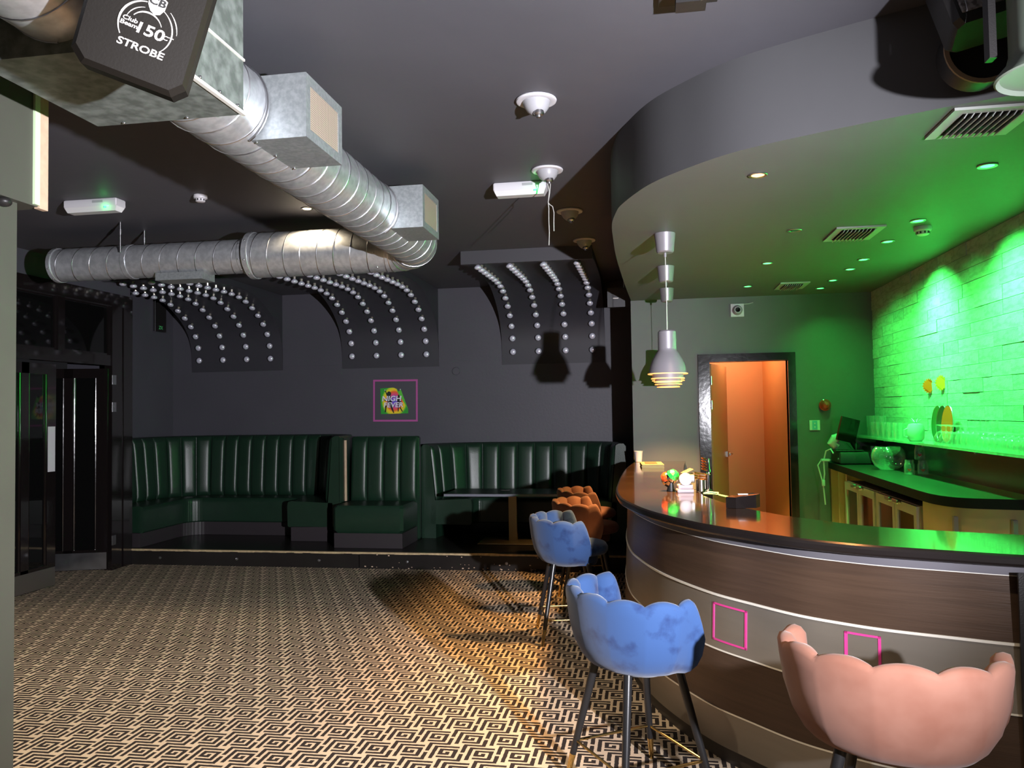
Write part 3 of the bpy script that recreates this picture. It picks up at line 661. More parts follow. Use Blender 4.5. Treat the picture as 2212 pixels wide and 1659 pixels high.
# outlet boxes with grilles
def outlet(y0, y1, z0, z1, xr, name='outlet_box'):
    o = MB().box(DXC+.06, xr, y0, y1, z0, z1).build(name, M_GALVBOX, duct, smooth=False)
    f = .042
    for a, b, c, d in ((y0, y1, z0, z0+f), (y0, y1, z1-f, z1), (y0, y0+f, z0+f, z1-f), (y1-f, y1, z0+f, z1-f)):
        MB().box(xr, xr+.007, a, b, c, d).build('grille_frame', M_GALVBOX, o, smooth=False)
    g = MB().add([(xr+.003, y0+f, z0+f), (xr+.003, y1-f, z0+f), (xr+.003, y1-f, z1-f), (xr+.003, y0+f, z1-f)], [(0, 1, 2, 3)])
    me = g.mesh('grille', M_GRILLE, smooth=False); uv = me.uv_layers.new(name='UVMap')
    for l, c in zip(uv.data, ((0, 0), (1, 0), (1, 1), (0, 1))): l.uv = (c[0]*1.3, c[1])
    ob('grille', me, o)
    # curved saddle flange round the duct
    pts = [(DXC+(DR+.004)*math.cos(t_), y0-.012, DZC+(DR+.004)*math.sin(t_)) for t_ in [math.radians(-58+116*i/14) for i in range(15)]]
    MB().tube(pts, .006, 6).build('saddle_flange', M_STEEL, o)
    for y in (y0+.02, (y0+y1)/2, y1-.01): ob('screw', scr_, o, (DXC+.115, y, z0-.003))
    return o
outlet(3.03, 3.42, 2.738, 3.005, -1.35); outlet(4.757, 5.145, 2.762, 3.028, -1.35)
pb = MB().box(-1.97, -1.394, 2.06, 2.61, 2.676, 3.10).build('plenum_box', mat('dimmed_plenum_sheet', (.13, .15, .135), .5, metal=.4, color2=(.24, .27, .25), c2_scale=22, c2_lo=.38, c2_hi=.64), duct, smooth=False)  # darker copy of the galvanised sheet, tempering the work light on this box
MB().box(-1.394, -1.388, 2.06, 2.612, 2.868, 2.876).build('sheet_seam', M_TRIM, pb); MB().box(-1.40, -1.386, 2.06, 2.614, 2.672, 2.684).build('bottom_flange', M_TRIM, pb)
for y in (2.15, 2.32, 2.44, 2.56): ob('screw', scr_, pb, (-1.388, y, 2.69))
for x in (-1.85, -1.6): ob('screw', scr_, pb, (x, 2.59, 2.674))
MB().box(-3.85, -3.45, Y2-.1, Y2+.1, DZC-.19, DZC-.13).build('outlet_box', M_GALVBOX, duct)

# ================================================================== CURVED LAMP PANELS
PROF = [(7.55, 3.075), (8.0, 3.085), (8.45, 3.095), (8.62, 3.095), (8.79, 3.085), (8.95, 3.062), (9.10, 3.015), (9.25, 2.95), (9.40, 2.862), (9.53, 2.755), (9.62, 2.635), (9.672, 2.49), (9.688, 2.34), (9.692, 2.19)]
PC = [Vector((p[0], p[1])) for p in crom([Vector((a, b)) for a, b in PROF], 4)]
PN = normals2(PC)   # left of travel; we want the room side (down / towards the room)
PN = [(-n if (n.y > .2 or n.x > .2) else n) for n in PN]
bulb_me = MB().lathe([(.010, .022), (.018, .030), (.027, .037), (.031, .045), (.031, .052), (.026, .061), (.014, .067), (0, .068)], 14).mesh('bulb', M_BULB)
neck_me = MB().lathe([(.015, 0), (.013, .02), (.012, .03)], 10).mesh('neck', M_NECK)
def arc_pts(n):
    pts = []; L_ = [0.]
    for a, b in zip(PC[:-1], PC[1:]): L_.append(L_[-1]+(b-a).length)
    return L_
Lc = arc_pts(0)
def at_len(s):
    for i in range(len(Lc)-1):
        if Lc[i+1] >= s:
            t_ = (s-Lc[i])/max(Lc[i+1]-Lc[i], 1e-9); return PC[i].lerp(PC[i+1], t_), PN[i].lerp(PN[i+1], t_).normalized()
    return PC[-1], PN[-1]
def lamp_panel(x0, x1, cols, label):
    t = thing('lamp_panel', label, 'lamp panel', (0, 0, 0), group='curved lamp panels over the booths')
    mb = MB(); n = len(PC); v = []
    for p, nn in zip(PC, PN):
        for x in (x0, x1):
            v.append((x, p.x, p.y)); v.append((x, p.x-nn.x*.02, p.y-nn.y*.02))
    f = []
    for i in range(n-1):
        a, b = i*4, (i+1)*4
        f += [(a, a+2, b+2, b), (a+1, b+1, b+3, a+3), (a, b, b+1, a+1), (a+2, a+3, b+3, b+2)]
    f += [(0, 1, 3, 2), ((n-1)*4, (n-1)*4+2, (n-1)*4+3, (n-1)*4+1)]
    mb.add(v, f).build('curved_sheet', M_PANEL, t, ang=50)
    MB().box(x0, x1, 7.50, 7.552, 3.04, ZC-.001).build('fascia', M_FASCIA, t)
    # side cheeks filling from the sheet back to wall and ceiling
    for x in (x0+.004, x1-.022):
        poly = [(p.x-nn.x*.021, p.y-nn.y*.021) for p, nn in zip(PC, PN)]
        poly = [(min(a, YW-.003), min(b, ZC-.003)) for a, b in poly] + [(YW-.002, ZC-.002), (7.552, ZC-.002)]
        k = len(poly); vv = [(x, a, b) for a, b in poly]+[(x+.018, a, b) for a, b in poly]
        MB().add(vv, [tuple(range(k)), tuple(reversed(range(k, 2*k)))]+[(i, i+k, (i+1) % k+k, (i+1) % k) for i in range(k)]).build('side_cheek', M_PANEL, t, smooth=False)
    tot = Lc[-1]-.155
    for cx in cols:
        for i in range(15):
            p, nn = at_len(tot - i*.1755)
            d3 = Vector((0, nn.x, nn.y)); q = d3.to_track_quat('Z', 'Y').to_euler()
            b = ob('bulb', bulb_me, t, (cx, p.x, p.y), rot=q, scale=(1.2, 1.2, 1.1)); ob('neck', neck_me, b)
lamp_panel(-5.92, -4.64, (-5.784, -5.446, -5.113, -4.782), 'curved black lamp panel nearest the entrance doors')
lamp_panel(-3.825, -2.55, (-3.673, -3.347, -3.023, -2.696), 'middle curved black lamp panel above the flyer')
lamp_panel(-1.744, -.47, (-1.596, -1.279, -.947, -.62), 'curved black lamp panel nearest the bar with pendant shadows')

# ================================================================== CEILING FITTINGS IN THE ROOM
rose_rim = MB().lathe([(.070, -.001), (.10, -.001), (.103, -.006), (.10, -.013), (.088, -.017), (.074, -.013)], 32).mesh('rim', M_WHITEPL)
rose_ball = MB().lathe([(.072, -.002), (.068, -.025), (.058, -.05), (.042, -.07), (.03, -.078), (.026, -.072), (.0, -.07)], 28).mesh('eyeball', M_GREYPL)
rose_lamp = MB().lathe([(.026, 0), (.028, -.014), (.022, -.022), (.013, -.024), (.012, -.034), (0, -.036)], 18).mesh('lamp', M_STEEL)
for i, (x, y, lb) in enumerate(((-.511, 3.92, 'white eyeball ceiling light nearest, brightly lit'), (-.598, 5.08, 'white eyeball ceiling light with loose wires hanging from it'), (-.556, 6.17, 'eyeball ceiling light in shadow past the wires'), (-.525, 7.26, 'eyeball ceiling light farthest, in shadow above the last lamp panel'))):
    t = thing('eyeball_light', lb, 'ceiling light', (x, y, ZC), group='eyeball lights along the bulkhead')
    ob('rim', rose_rim, t); ob('eyeball', rose_ball, t, rot=(math.radians(-12), math.radians(-8), 0)); ob('lamp', rose_lamp, t, (.014, -.022, -.068))
t = thing('hanging_wire', 'two loose grey wires dangling from an eyeball light', 'wire', (-.585, 5.06, ZC-.10))
MB().tube([(-.01, 0, 0), (0, 0, -.05), (-.008, 0, -.12), (-.005, 0, -.16), (-.006, 0, -.24), (-.004, 0, -.32), (-.008, 0, -.40)], .0028).build('strand', M_WIRE, t)
MB().tube([(.008, 0, 0), (.003, 0, -.06), (-.008, 0, -.12), (0, 0, -.135), (.02, 0, -.15), (.028, 0, -.19), (.026, 0, -.25), (.026, 0, -.31)], .0028).build('strand', M_WIRE, t)
def emergency(x0, x1, y, label):
    t = thing('emergency_light', label, 'emergency light', ((x0+x1)/2, y, ZC)); h = (x1-x0)/2
    rbox(MB(), -h, h, -.055, .055, -.055, -.001, .006).build('body', M_WHITEPL, t)
    mb = MB(); p = [(-h+.005, -.05, -.055), (h-.005, -.05, -.055), (h-.005, .05, -.055), (-h+.005, .05, -.055), (-h+.02, -.035, -.088), (h-.02, -.035, -.088), (h-.02, .035, -.088), (-h+.02, .035, -.088)]
    mb.add(p, [(4, 5, 6, 7)[::-1], (0, 1, 5, 4), (1, 2, 6, 5), (2, 3, 7, 6), (3, 0, 4, 7)]).build('diffuser', M_DIFF, t)
    MB().box(h*.55, h*.62, -.058, -.05, -.07, -.06).build('indicator', M_LEDGREEN, t); MB().box(h*.1, h*.5, -.0565, -.054, -.03, -.012).build('printed_label', M_GREYPL, t)
    add_light('indicator_glow', 'POINT', ((x0+x1)/2+h*.6, y-.075, ZC-.07), .12, (.05, 1, .2), .004)
emergency(-1.0, -.635, 5.36, 'white emergency light box beside the hanging wires')
emergency(-4.10, -3.68, 5.12, 'white emergency light box above the thin duct end')
downlight(-2.504, 5.653, ZC, 'warm lit ceiling downlight between the two duct runs', dl_lens_w, 'recessed downlights in the room')
add_light('room_warm_spot', 'SPOT', (-2.504, 5.653, ZC-.02), 60, WARM, .03, aim=(-2.504, 5.653, 0), spot=130, blend=.7)
for (x, y, p_) in ((-.5, 2.2, 165), (-3.6, 2.6, 165), (-1.2, -.6, 120), (-3.6, -.6, 100)):
    downlight(x, y, ZC, 'warm lit ceiling downlight over the near carpet', dl_lens_w, 'recessed downlights in the room')
    add_light('room_warm_spot', 'SPOT', (x, y, ZC-.02), p_, WARM, .03, aim=(x, y, 0), spot=130, blend=.8)
t = thing('ceiling_bracket', 'black ceiling bracket at the top edge above the bulkhead', 'bracket', (.20, 2.98, ZC))
MB().box(-.12, .10, -.09, .09, -.02, -.001).build('plate', M_BLACKPL, t); MB().box(-.06, .05, -.05, .03, -.08, -.02).build('clamp', M_BLACKPL, t)

# ================================================================== BOOTH SEATING
def booth(name, label, path, seat_d, ztop, end_caps, cw=.185, zseat=.62, plinth=True):
    """path: plan line of the outer (wall side) of the backrest, inward on its left"""
    t = thing(name, label, 'booth sofa', (0, 0, 0), group='green booth seating'); zb = .167
    P = resample(path, .05); N = normals2(P)
    bt_ = .115
    mb = MB(); sweep(mb, P, N, [(.005, zb), (.005, ztop-.03), (.03, ztop), (bt_*.7, ztop), (bt_, ztop-.02), (bt_+.06, zseat-.12), (bt_+.06, zb)]); mb.build('back_shell', M_GREENV, t, ang=40)
    s0 = seat_d
    mb = MB(); sweep(mb, P, N, [(bt_, .33), (bt_, zseat-.02), (s0-.05, zseat), (s0-.018, zseat-.006), (s0-.004, zseat-.025), (s0, zseat-.06), (s0-.004, .34), (s0-.02, .325)]); mb.build('seat', M_GREENV, t, ang=40)
    if plinth: mb = MB(); sweep(mb, P, N, [(.1, zb), (s0-.045, zb), (s0-.045, .33), (.1, .33)]); mb.build('plinth', M_PLINTH, t)
    # upright padded channels, each its own pad
    IN = offset2(P, bt_); L_ = [0.]
    for a, b in zip(IN[:-1], IN[1:]): L_.append(L_[-1]+(b-a).length)
    n = max(1, round(L_[-1]/cw)); w_ = L_[-1]/n
    def pt(s):
        for i in range(len(L_)-1):
            if L_[i+1] >= s-1e-9:
                k = (s-L_[i])/max(L_[i+1]-L_[i], 1e-9); return P[i].lerp(P[i+1], k), N[i].lerp(N[i+1], k).normalized()
        return P[-1], N[-1]
    z0, z1 = zseat-.02, ztop-.012
    for c in range(n):
        us = [.0, .03, .08, .16, .3, .5, .7, .84, .92, .97, 1.]; bul = [0, .018, .030, .038, .042, .043, .042, .038, .030, .018, 0]
        zs_ = [0, .03, .08, .2, .5, .8, .92, .97, 1.]; zb_ = [.0, .5, .85, 1, 1, 1, .85, .5, .0]
        mb = MB(); v = []
        for zi, zk in zip(zs_, zb_):
            lean = .06*(1-zi)+.0
            for u_, bu in zip(us, bul):
                p, nn = pt((c+.012+u_*.976)*w_); d = bt_+lean+.004+bu*(.35+.65*zk)*(1 if zk > 0 else 0)
                q = p+nn*d; v.append((q.x, q.y, z0+(z1-z0)*zi))
        k = len(us); f = [(i*k+j_, i*k+j_+1, (i+1)*k+j_+1, (i+1)*k+j_) for i in range(len(zs_)-1) for j_ in range(k-1)]
        mb.add(v, f).build('back_channel', M_GREENV, t, ang=70)
    return t, P, N
pathL = V2([(-3.42, 8.62), (-3.42, 8.85)])+arc2(-4.17, 8.88, .75, 0, 90)+V2([(-4.6, 9.63), (-5.2, 9.64)])+arc2(-5.32, 8.80, .84, 90, 180)+V2([(-6.16, 8.6), (-6.16, 8.05)])
tl, P_, N_ = booth('booth_sofa', 'large curved green channelled booth in the corner by the doors', pathL, .66, 1.36, True)
MB().box(-3.44, -3.395, 8.60, 8.63, .62, 1.34).build('end_panel', M_GREENV, tl)
MB().prism([(-3.40, 8.655), (-3.375, 8.655), (-3.375, 8.67), (-3.40, 8.67)], .62, 1.31).build('bare_lath', M_LATH, tl)
pathR = V2([(-.22, 8.80), (-.22, 8.98)])+arc2(-.87, 9.0, .65, 0, 90)+V2([(-1.4, 9.66), (-1.75, 9.66)])+arc2(-1.88, 8.96, .70, 90, 180)+V2([(-2.58, 8.93)])
booth('booth_sofa', 'curved green channelled booth behind the long table', pathR, .60, 1.24, True, .215, plinth=False)
# straight bench facing the room between the booths
tb = thing('booth_bench', 'straight green bench facing the room between two booths', 'bench', group='green booth seating')
rbox(MB(), -3.36, -2.575, 8.20, 8.78, .325, .62, .03).build('seat', M_GREENV, tb)
MB().box(-3.35, -2.585, 8.215, 8.78, .167, .325).build('plinth', M_PLINTH, tb)
rbox(MB(), -3.37, -2.565, 8.80, 8.90, .167, 1.345, .02).build('back_shell', M_GREENV, tb)
for c in range(4):
    x0 = -3.36+c*.197; v = []; us = [.0, .03, .08, .16, .3, .5, .7, .84, .92, .97, 1.]; bul = [0, .018, .030, .038, .042, .043, .042, .038, .030, .018, 0]
    zs_ = [0, .03, .08, .2, .5, .8, .92, .97, 1.]; zb_ = [.0, .5, .85, 1, 1, 1, .85, .5, .0]
    for zi, zk in zip(zs_, zb_):
        for u_, bu in zip(us, bul): v.append((x0+u_*.195, 8.80-.055*(1-zi)-bu*zk-.004, .60+.735*zi))
    k = 11; MB().add(v, [(i*k+j_, (i+1)*k+j_, (i+1)*k+j_+1, i*k+j_+1)[::-1] for i in range(8) for j_ in range(10)]).build('back_channel', M_GREENV, tb, ang=70)

# long low table in front of the right hand booth
tt = thing('booth_table', 'long black rectangular table with flat pedestal before the booth', 'table', (-1.48, 8.78, .167))
rbox(MB(), -.71, .71, -.30, .30, .525, .555, .006).build('table_top', M_TABLE, tt); MB().box(-.712, .712, -.306, -.30, .527, .553).build('edge_strip', M_TABLEEDGE, tt)
MB().box(-.045, .045, -.035, .035, .012, .525).build('pedestal', M_TABLELEG, tt); rbox(MB(), -.36, .36, -.26, .2, 0, .014, .004).build('foot_plate', M_TABLELEG, tt)
t = thing('table_card', 'small pale curled card lying on the long table', 'card', (-1.58, 8.86, .724))
MB().add([(-.05, -.03, .003), (.05, -.03, .001), (.055, .03, .004), (-.045, .03, .001), (0, -.03, .0), (0, .03, .0)], [(0, 4, 5, 3), (4, 1, 2, 5)]).build('card_sheet', M_PRINT, t)

# ================================================================== BAR STOOLS
def stool_meshes(vel, key):
    """shell-back stool facing +y (local)"""
    parts = []
    # U shaped plan: half ellipse behind, straight arms forward
    def plan(s):  # s in -1..1 , 0 = back centre
        if abs(s) < .74:
            a = s/.74*PI/2; return Vector((math.sin(a)*1.0, -math.cos(a)*1.0)), Vector((math.sin(a), -math.cos(a)))
        k = (abs(s)-.74)/.26; sg = 1 if s > 0 else -1
        return Vector((sg*(1.0-.04*k), .46*k)), Vector((sg, .06)).normalized()
    NS, NP = 144, 8; v = []; f = []
    # profile over the section: outer bottom -> outer top -> rim -> inner bottom (t, side)
    sec = [(0, -.04), (0, .0), (0, .05), (0, .13), (0, .3), (0, .55), (0, .8), (0, .93), (.15, .985), (.5, 1.0), (.85, .985), (1, .93), (1, .8), (1, .55), (1, .35)]
    for i in range(NS+1):
        s = -1+2*i/NS; c, n = plan(s); ph = ((s+1)/2*NP) % 1.0; pet = abs(math.sin(PI*ph))**.75
        if i == NS: pet = 0.
        endk = 1-max(0, (abs(s)-.9)/.1)
        ztop = .852+.020*pet + .01*(1-abs(s)) - .13*max(0, (abs(s)-.87)/.13)**2
        zb = .545
        for side, t in sec:
            z = zb+(ztop-zb)*t
            k = .52 if t < 0 else .62+.38*(1-(1-t)**3)**.5
            ox, oy = .310*k+.025*max(t, 0), .258*k+.022*max(t, 0)
            th = .030+.030*pet*(1 if t < .97 else .8)
            off = -th*side
            p = Vector((c.x*ox, c.y*oy+ (0.0))); p = p+Vector((n.x, n.y))*off
            v.append((p.x, p.y, z))
    m = len(sec)
    for i in range(NS):
        for k in range(m-1): f.append((i*m+k, (i+1)*m+k, (i+1)*m+k+1, i*m+k+1))
    f += [tuple(range(m)), tuple(reversed(range(NS*m, NS*m+m)))]
    shell = MB().add(v, f).mesh('shell_back_'+key, vel, ang=60)
    # seat pad and base: rounded U disc
    def disc(prof):
        mb = MB(); vv = []; q = 40
        for sc_, z in prof:
            for i in range(q):
                a = 2*PI*i/q; x, y = math.cos(a), math.sin(a)
                x = math.copysign(abs(x)**.85, x); y = math.copysign(abs(y)**.85, y)
                vv.append((x*.222*sc_, .075+y*.222*sc_, z))
        ff = [(r*q+i, r*q+(i+1) % q, (r+1)*q+(i+1) % q, (r+1)*q+i) for r in range(len(prof)-1) for i in range(q)]
        ff += [tuple(reversed(range(q))), tuple(range((len(prof)-1)*q, len(prof)*q))]
        return mb.add(vv, ff)
    seat = disc([(.78, .60), (.93, .61), (1., .63), (1., .655), (.94, .676), (.8, .685), (.4, .69)]).mesh('seat_'+key, vel, ang=60)
    base = disc([(.50, .525), (.62, .53), (.66, .55), (.66, .605)]).mesh('seat_base_'+key, vel, ang=60)
    return shell, seat, base
legm = MB(); 
def leg_meshes():
    out = []
    for sx in (-1, 1):
        for sy in (-1, 1):
            a = Vector((sx*.125, sy*.125+.01, .545)); b = Vector((sx*.232, sy*.225+.01, 0)); c = a.lerp(b, .80)
            out.append((MB().cyl(a, c, .019, .0145, 14).mesh('leg', M_LEG), MB().cyl(c, b, .0148, .0105, 14).mesh('leg_tip', M_BRASS)))
    k = .69; A = [Vector((sx*(.125+.107*k), sy*(.125+.10*k)+.01, .545*(1-k))) for sx, sy in ((-1, -1), (1, -1), (1, 1), (-1, 1))]
    ring = [MB().cyl(A[i], A[(i+1) % 4], .0065, None, 10).mesh('footrest_bar', M_BRASS) for i in range(4)]
    return out, ring
LEGS, RING = leg_meshes(); ST = {'blue': stool_meshes(M_BLUE, 'blue'), 'pink': stool_meshes(M_PINK, 'pink')}
def stool(kind, x, y, face, label):
    """face: direction the sitter looks, degrees from +y turning towards +x"""
    t = thing('bar_stool', label, 'bar stool', (x, y, 0), -math.radians(face), group='scallop-backed velvet bar stools'); t.scale = (1.02, .97, .98)
    sh_, se, ba = ST[kind]
    ob('shell_back', sh_, t); ob('seat', se, t); ob('seat_base', ba, t)
    for a, b in LEGS: l = ob('leg', a, t); ob('leg_tip', b, l)
    for r_ in RING: ob('footrest_bar', r_, t)
stool('blue', -.07, 3.45, 57, 'blue velvet scallop-back stool nearest, in front of the bar curve')
stool('pink', .742, 2.71, 25, 'pink velvet scallop-back stool closest to the camera, seen from behind')
stool('blue', -.575, 5.72, 78, 'blue velvet scallop-back stool half in shadow beside the bar')
stool('pink', -.53, 6.72, 80, 'orange-lit pink stool directly behind the shaded blue stool')
stool('pink', -.59, 7.66, 82, 'orange-lit pink stool farthest along the bar')

# ================================================================== THINGS ON THE BACK WALL
fl = thing('flyer', 'colourful torn NIGHT FEVER flyer pinned on the dark wall', 'flyer', (-3.14, YW-.004, 1.765))
def flat(pts, y=0., th=.0015):
    n = len(pts); v = [(x, y, z) for x, z in pts]+[(x, y+th, z) for x, z in pts]
    return MB().add(v, [tuple(range(n)), tuple(reversed(range(n, 2*n)))]+[(i, n+i, n+(i+1) % n, (i+1) % n) for i in range(n)])
flat([(-.176, -.163), (.182, -.158), (.182, -.108), (.072, .10), (.034, .150), (.0, .168), (-.02, .17), (-.182, .163)]).build('paper', M_POSTER, fl, smooth=False)
flat([(.182, -.105), (.088, .148), (.060, .118), (.040, .148), (.030, .160), (.052, .10), (.115, .0)], -.004).build('folded_flap', mat('flap_green', (.10, .5, .05), .45), fl, smooth=False)
MB2 = flat([(-.125, .145), (-.112, .143), (-.095, .10), (-.085, .118), (-.065, .124), (-.045, .115), (-.038, .09), (-.048, .065), (-.038, .03), (-.025, -.02), (-.03, -.05), (-.01, -.115), (.0, -.15), (-.012, -.152), (-.032, -.115), (-.06, -.05), (-.085, -.02), (-.1, -.07), (-.108, -.14), (-.125, -.14), (-.118, -.07), (-.085, -.01), (-.10, .01), (-.125, .0), (-.13, .02), (-.1, .035), (-.075, .04), (-.10, .075)], -.0022)
MB2.build('dancer_print', M_PRINTDARK, fl, smooth=False)
flat([(.05, .075), (.065, .08), (.075, .06), (.07, .035), (.085, .0), (.10, -.02), (.09, -.03), (.07, -.02), (.075, -.06), (.105, -.12), (.115, -.135), (.10, -.135), (.08, -.10), (.062, -.07), (.058, -.13), (.045, -.135), (.047, -.07), (.042, -.02), (.045, .03), (.04, .055)], -.0022).build('dancer_print', M_PRINTDARK, fl, smooth=False)
M_LETTER = mat('letter_white', (.75, .75, .85), .4)
for txt, x, z, sz in (('NIGH', -.035, .028, .092), ('FEVER', -.012, -.052, .086)):
    for m_, y, d, k in ((M_PRINTDARK, -.0030, .003, 1.0), (M_LETTER, -.0042, 0, 1.)):
        ob('lettering', text_mesh(txt, sz, m_, .0004, .12), fl, (x+d, y, z-d), (PI/2, 0, 0), (1.12*k, 1, 1))
for x, z in ((-.12, .14), (.083, .145)): MB().sphere((x, -.006, z), .008, seg=10, rings=6).build('pin', M_WHITEPL, fl)
pf = thing('wall_outline', 'thin magenta square outline around the flyer', 'wall decal', (-3.125, YW-.003, 1.771), rot=(0, math.radians(.6), 0)); mb = MB(); a, b, l_ = .293, .266, .0115
for x0, x1, z0, z1 in ((-a, a, b-2*l_, b), (-a, a, -b, -b+2*l_), (-a, -a+2*l_, -b+2*l_, b-2*l_), (a-2*l_, a, -b+2*l_, b-2*l_)): MB().box(x0, x1, -.001, .002, z0, z1).build('painted_line', M_PURPLELINE, pf)
t = thing('side_sign', 'dim framed sign high on the alcove side wall', 'sign', (-6.19, 9.28, 2.91))
MB().box(0, .02, -.02, .22, -.20, .19).build('sign_board', M_BLACKPL, t); MB().box(.02, .026, -.02, -.012, -.20, .19).build('frame_edge', M_STEEL, t); MB().box(.02, .026, -.02, .22, -.206, -.198).build('frame_edge', M_STEEL, t)
ob('lettering', text_mesh('ZX', .06, mat('dim_green', (.05, .3, .1), .5, emit=(.1, .6, .2), strength=.08), .001), t, (.023, .10, -.15), (PI/2, 0, PI/2))

# ================================================================== STROBE AND LOUDSPEAKER
sl_ = thing('strobe_light', 'black strobe light box with pale printed badge under the duct', 'stage light', (-1.29, 1.90, 2.66))
sl_.rotation_euler = (math.radians(14), math.radians(16), math.radians(32)); sl_.scale = (.86, .86, .86)
def oct_box(mb, w_, h_, y0, y1, c, taper=.9):
    p = [(-w_+c, -h_), (w_-c, -h_), (w_, -h_+c), (w_, h_-c), (w_-c, h_), (-w_+c, h_), (-w_, h_-c), (-w_, -h_+c)]
    v = [(x*taper, y0, z*taper) for x, z in p]+[(x, y0+.02, z) for x, z in p]+[(x, y1, z) for x, z in p]
    f = [tuple(range(8))]+[(k*8+i, (k+1)*8+i, (k+1)*8+(i+1) % 8, k*8+(i+1) % 8) for k in range(2) for i in range(8)]+[tuple(reversed(range(16, 24)))]
    return mb.add(v, f)
oct_box(MB(), .165, .20, -.07, .07, .035, .92).build('housing', mat('strobe_housing', (.010, .008, .006), .6, spec=.25, bump=.05, bump_scale=150), sl_, ang=30)
MB().box(-.12, -.10, .07, .10, -.02, .25).box(.10, .12, .07, .10, -.02, .25).box(-.12, .12, .07, .10, .25, .27).build('yoke', M_BLACKPL, sl_)
MB().cyl((0, .085, .27), (0, .085, .36), .012).build('yoke_bolt', M_STEEL, sl_)
PX, PZ = .012, -.030
for r_, a0, a1, th in ((.075, 100, 215, .004), (.075, -45, 62, .003), (.058, 105, 170, .0018), (.045, 25, 150, .0028), (.088, 8, 52, .002)):
    pts = [(PX+r_*math.cos(math.radians(a0+(a1-a0)*i/24)), -.0715, PZ-.005+r_*math.sin(math.radians(a0+(a1-a0)*i/24))) for i in range(25)]
    MB().tube(pts, [th*(.35+.65*math.sin(PI*min(max(i/24, .08), .92))) for i in range(25)], 5).build('printed_arc', M_PRINT, sl_)
flat([(PX+a, PZ+b) for a, b in ((.0, .048), (.014, .040), (.028, .046), (.038, .064), (.040, .090), (.026, .097), (.012, .098), (-.004, .094), (-.012, .085), (-.01, .064))], -.0735, .003).build('badge', M_PRINT, sl_, smooth=False)
for txt, x, z, sz, m_ in (('CB', .013, .078, .030, M_PRINTDARK), ('150', .012, -.012, .046, M_PRINT), ('CT', .066, -.012, .018, M_PRINT), ('Club', -.045, .002, .018, M_PRINT), ('Beam', -.045, -.013, .018, M_PRINT), ('STROBE', .002, -.068, .030, M_PRINT)):
    ob('lettering', text_mesh(txt, sz, m_, .0006, .1), sl_, (PX+x, -.0752 if txt == 'CB' else -.0712, PZ+z), (PI/2, 0, 0), (1.25, 1, 1))

sp = thing('loudspeaker', 'dark loudspeaker with speckled grey grille mounted beside the bulkhead', 'loudspeaker', (1.255, 2.93, 3.03))
sp.rotation_euler = (math.radians(-14), math.radians(-12), math.radians(-6))
rbox(MB(), -.22, .24, -.08, .10, -.13, .13, .02).build('cabinet', M_BLACKPL, sp)
rbox(MB(), -.19, .21, -.088, -.078, -.10, .11, .004).build('grille', mat('speckled_grille', (.30, .30, .33), .6, color2=(.10, .10, .11), c2_scale=60, c2_lo=.4, c2_hi=.6), sp)  # grey grille with darker speckles
MB().box(-.03, .03, .08, .14, -.02, .12).build('bracket', M_BLACKPL, sp)
sc_ = thing('can_light', 'pale hanging can light with flared round mouth beside the loudspeaker', 'stage light', (1.26, 2.63, 2.60))
MB().lathe([(.0, .012), (.155, .012), (.166, .0), (.172, .004), (.168, .016), (.138, .05), (.13, .08), (.13, .56), (.10, .58), (0, .58)], 40).build('can', mat('can_paint', (.17, .21, .17), .45), sc_)
MB().box(-.172, -.150, .05, .09, .09, .50).box(-.16, -.10, .05, .09, .48, .50).build('bracket', M_BLACKPL, sc_)
MB().cyl((0, 0, .58), (0, 0, .615), .02).build('mount', M_BLACKPL, sc_)
pc_ = thing('par_can', 'dark round stage can with tan rim behind the loudspeaker', 'stage light', (1.235, 3.09, 2.90))
MB().lathe([(.0, .02), (.118, .02), (.124, .0), (.128, .0), (.128, .10), (.09, .13), (0, .13)], 36, Matrix.Rotation(-PI/2, 4, 'X')).build('can_body', M_BLACKPL, pc_)
MB().lathe([(.118, -.004), (.134, -.004), (.134, .006), (.118, .006)], 36, Matrix.Rotation(-PI/2, 4, 'X')).build('rim', mat('tan_rim', (.30, .22, .16), .6), pc_)

# ================================================================== THINGS ON THE BAR
def on_bar(name, label, cat, x, y, rz=0, z=ZT): return thing(name, label, cat, (x, y, z+.001), rz)
t = on_bar('leaflet_stack', 'small stack of yellow leaflets at the far end of the bar', 'leaflets', .04, 7.62, .05)
for i in range(4): MB().box(-.10, .10, -.22, .20, i*.008, i*.008+.006).build('leaflet', mat('leaflet_yellow', (.55, .42, .16), .5), t, (random.uniform(-.006, .006), random.uniform(-.006, .006), 0))
MB().box(-.06, .05, -.12, .12, .0325, .034).build('printed_photo', mat('leaflet_red', (.6, .12, .05), .5), t)
t = on_bar('paper_cup', 'pale paper cup at the far bar corner beside the dark wall', 'cup', -.085, 8.28)
MB().lathe([(.0, 0), (.034, 0), (.045, .105), (.047, .108), (.045, .11), (.042, .106), (.032, .004), (0, .004)], 20).build('cup_body', M_WHITEPL, t)
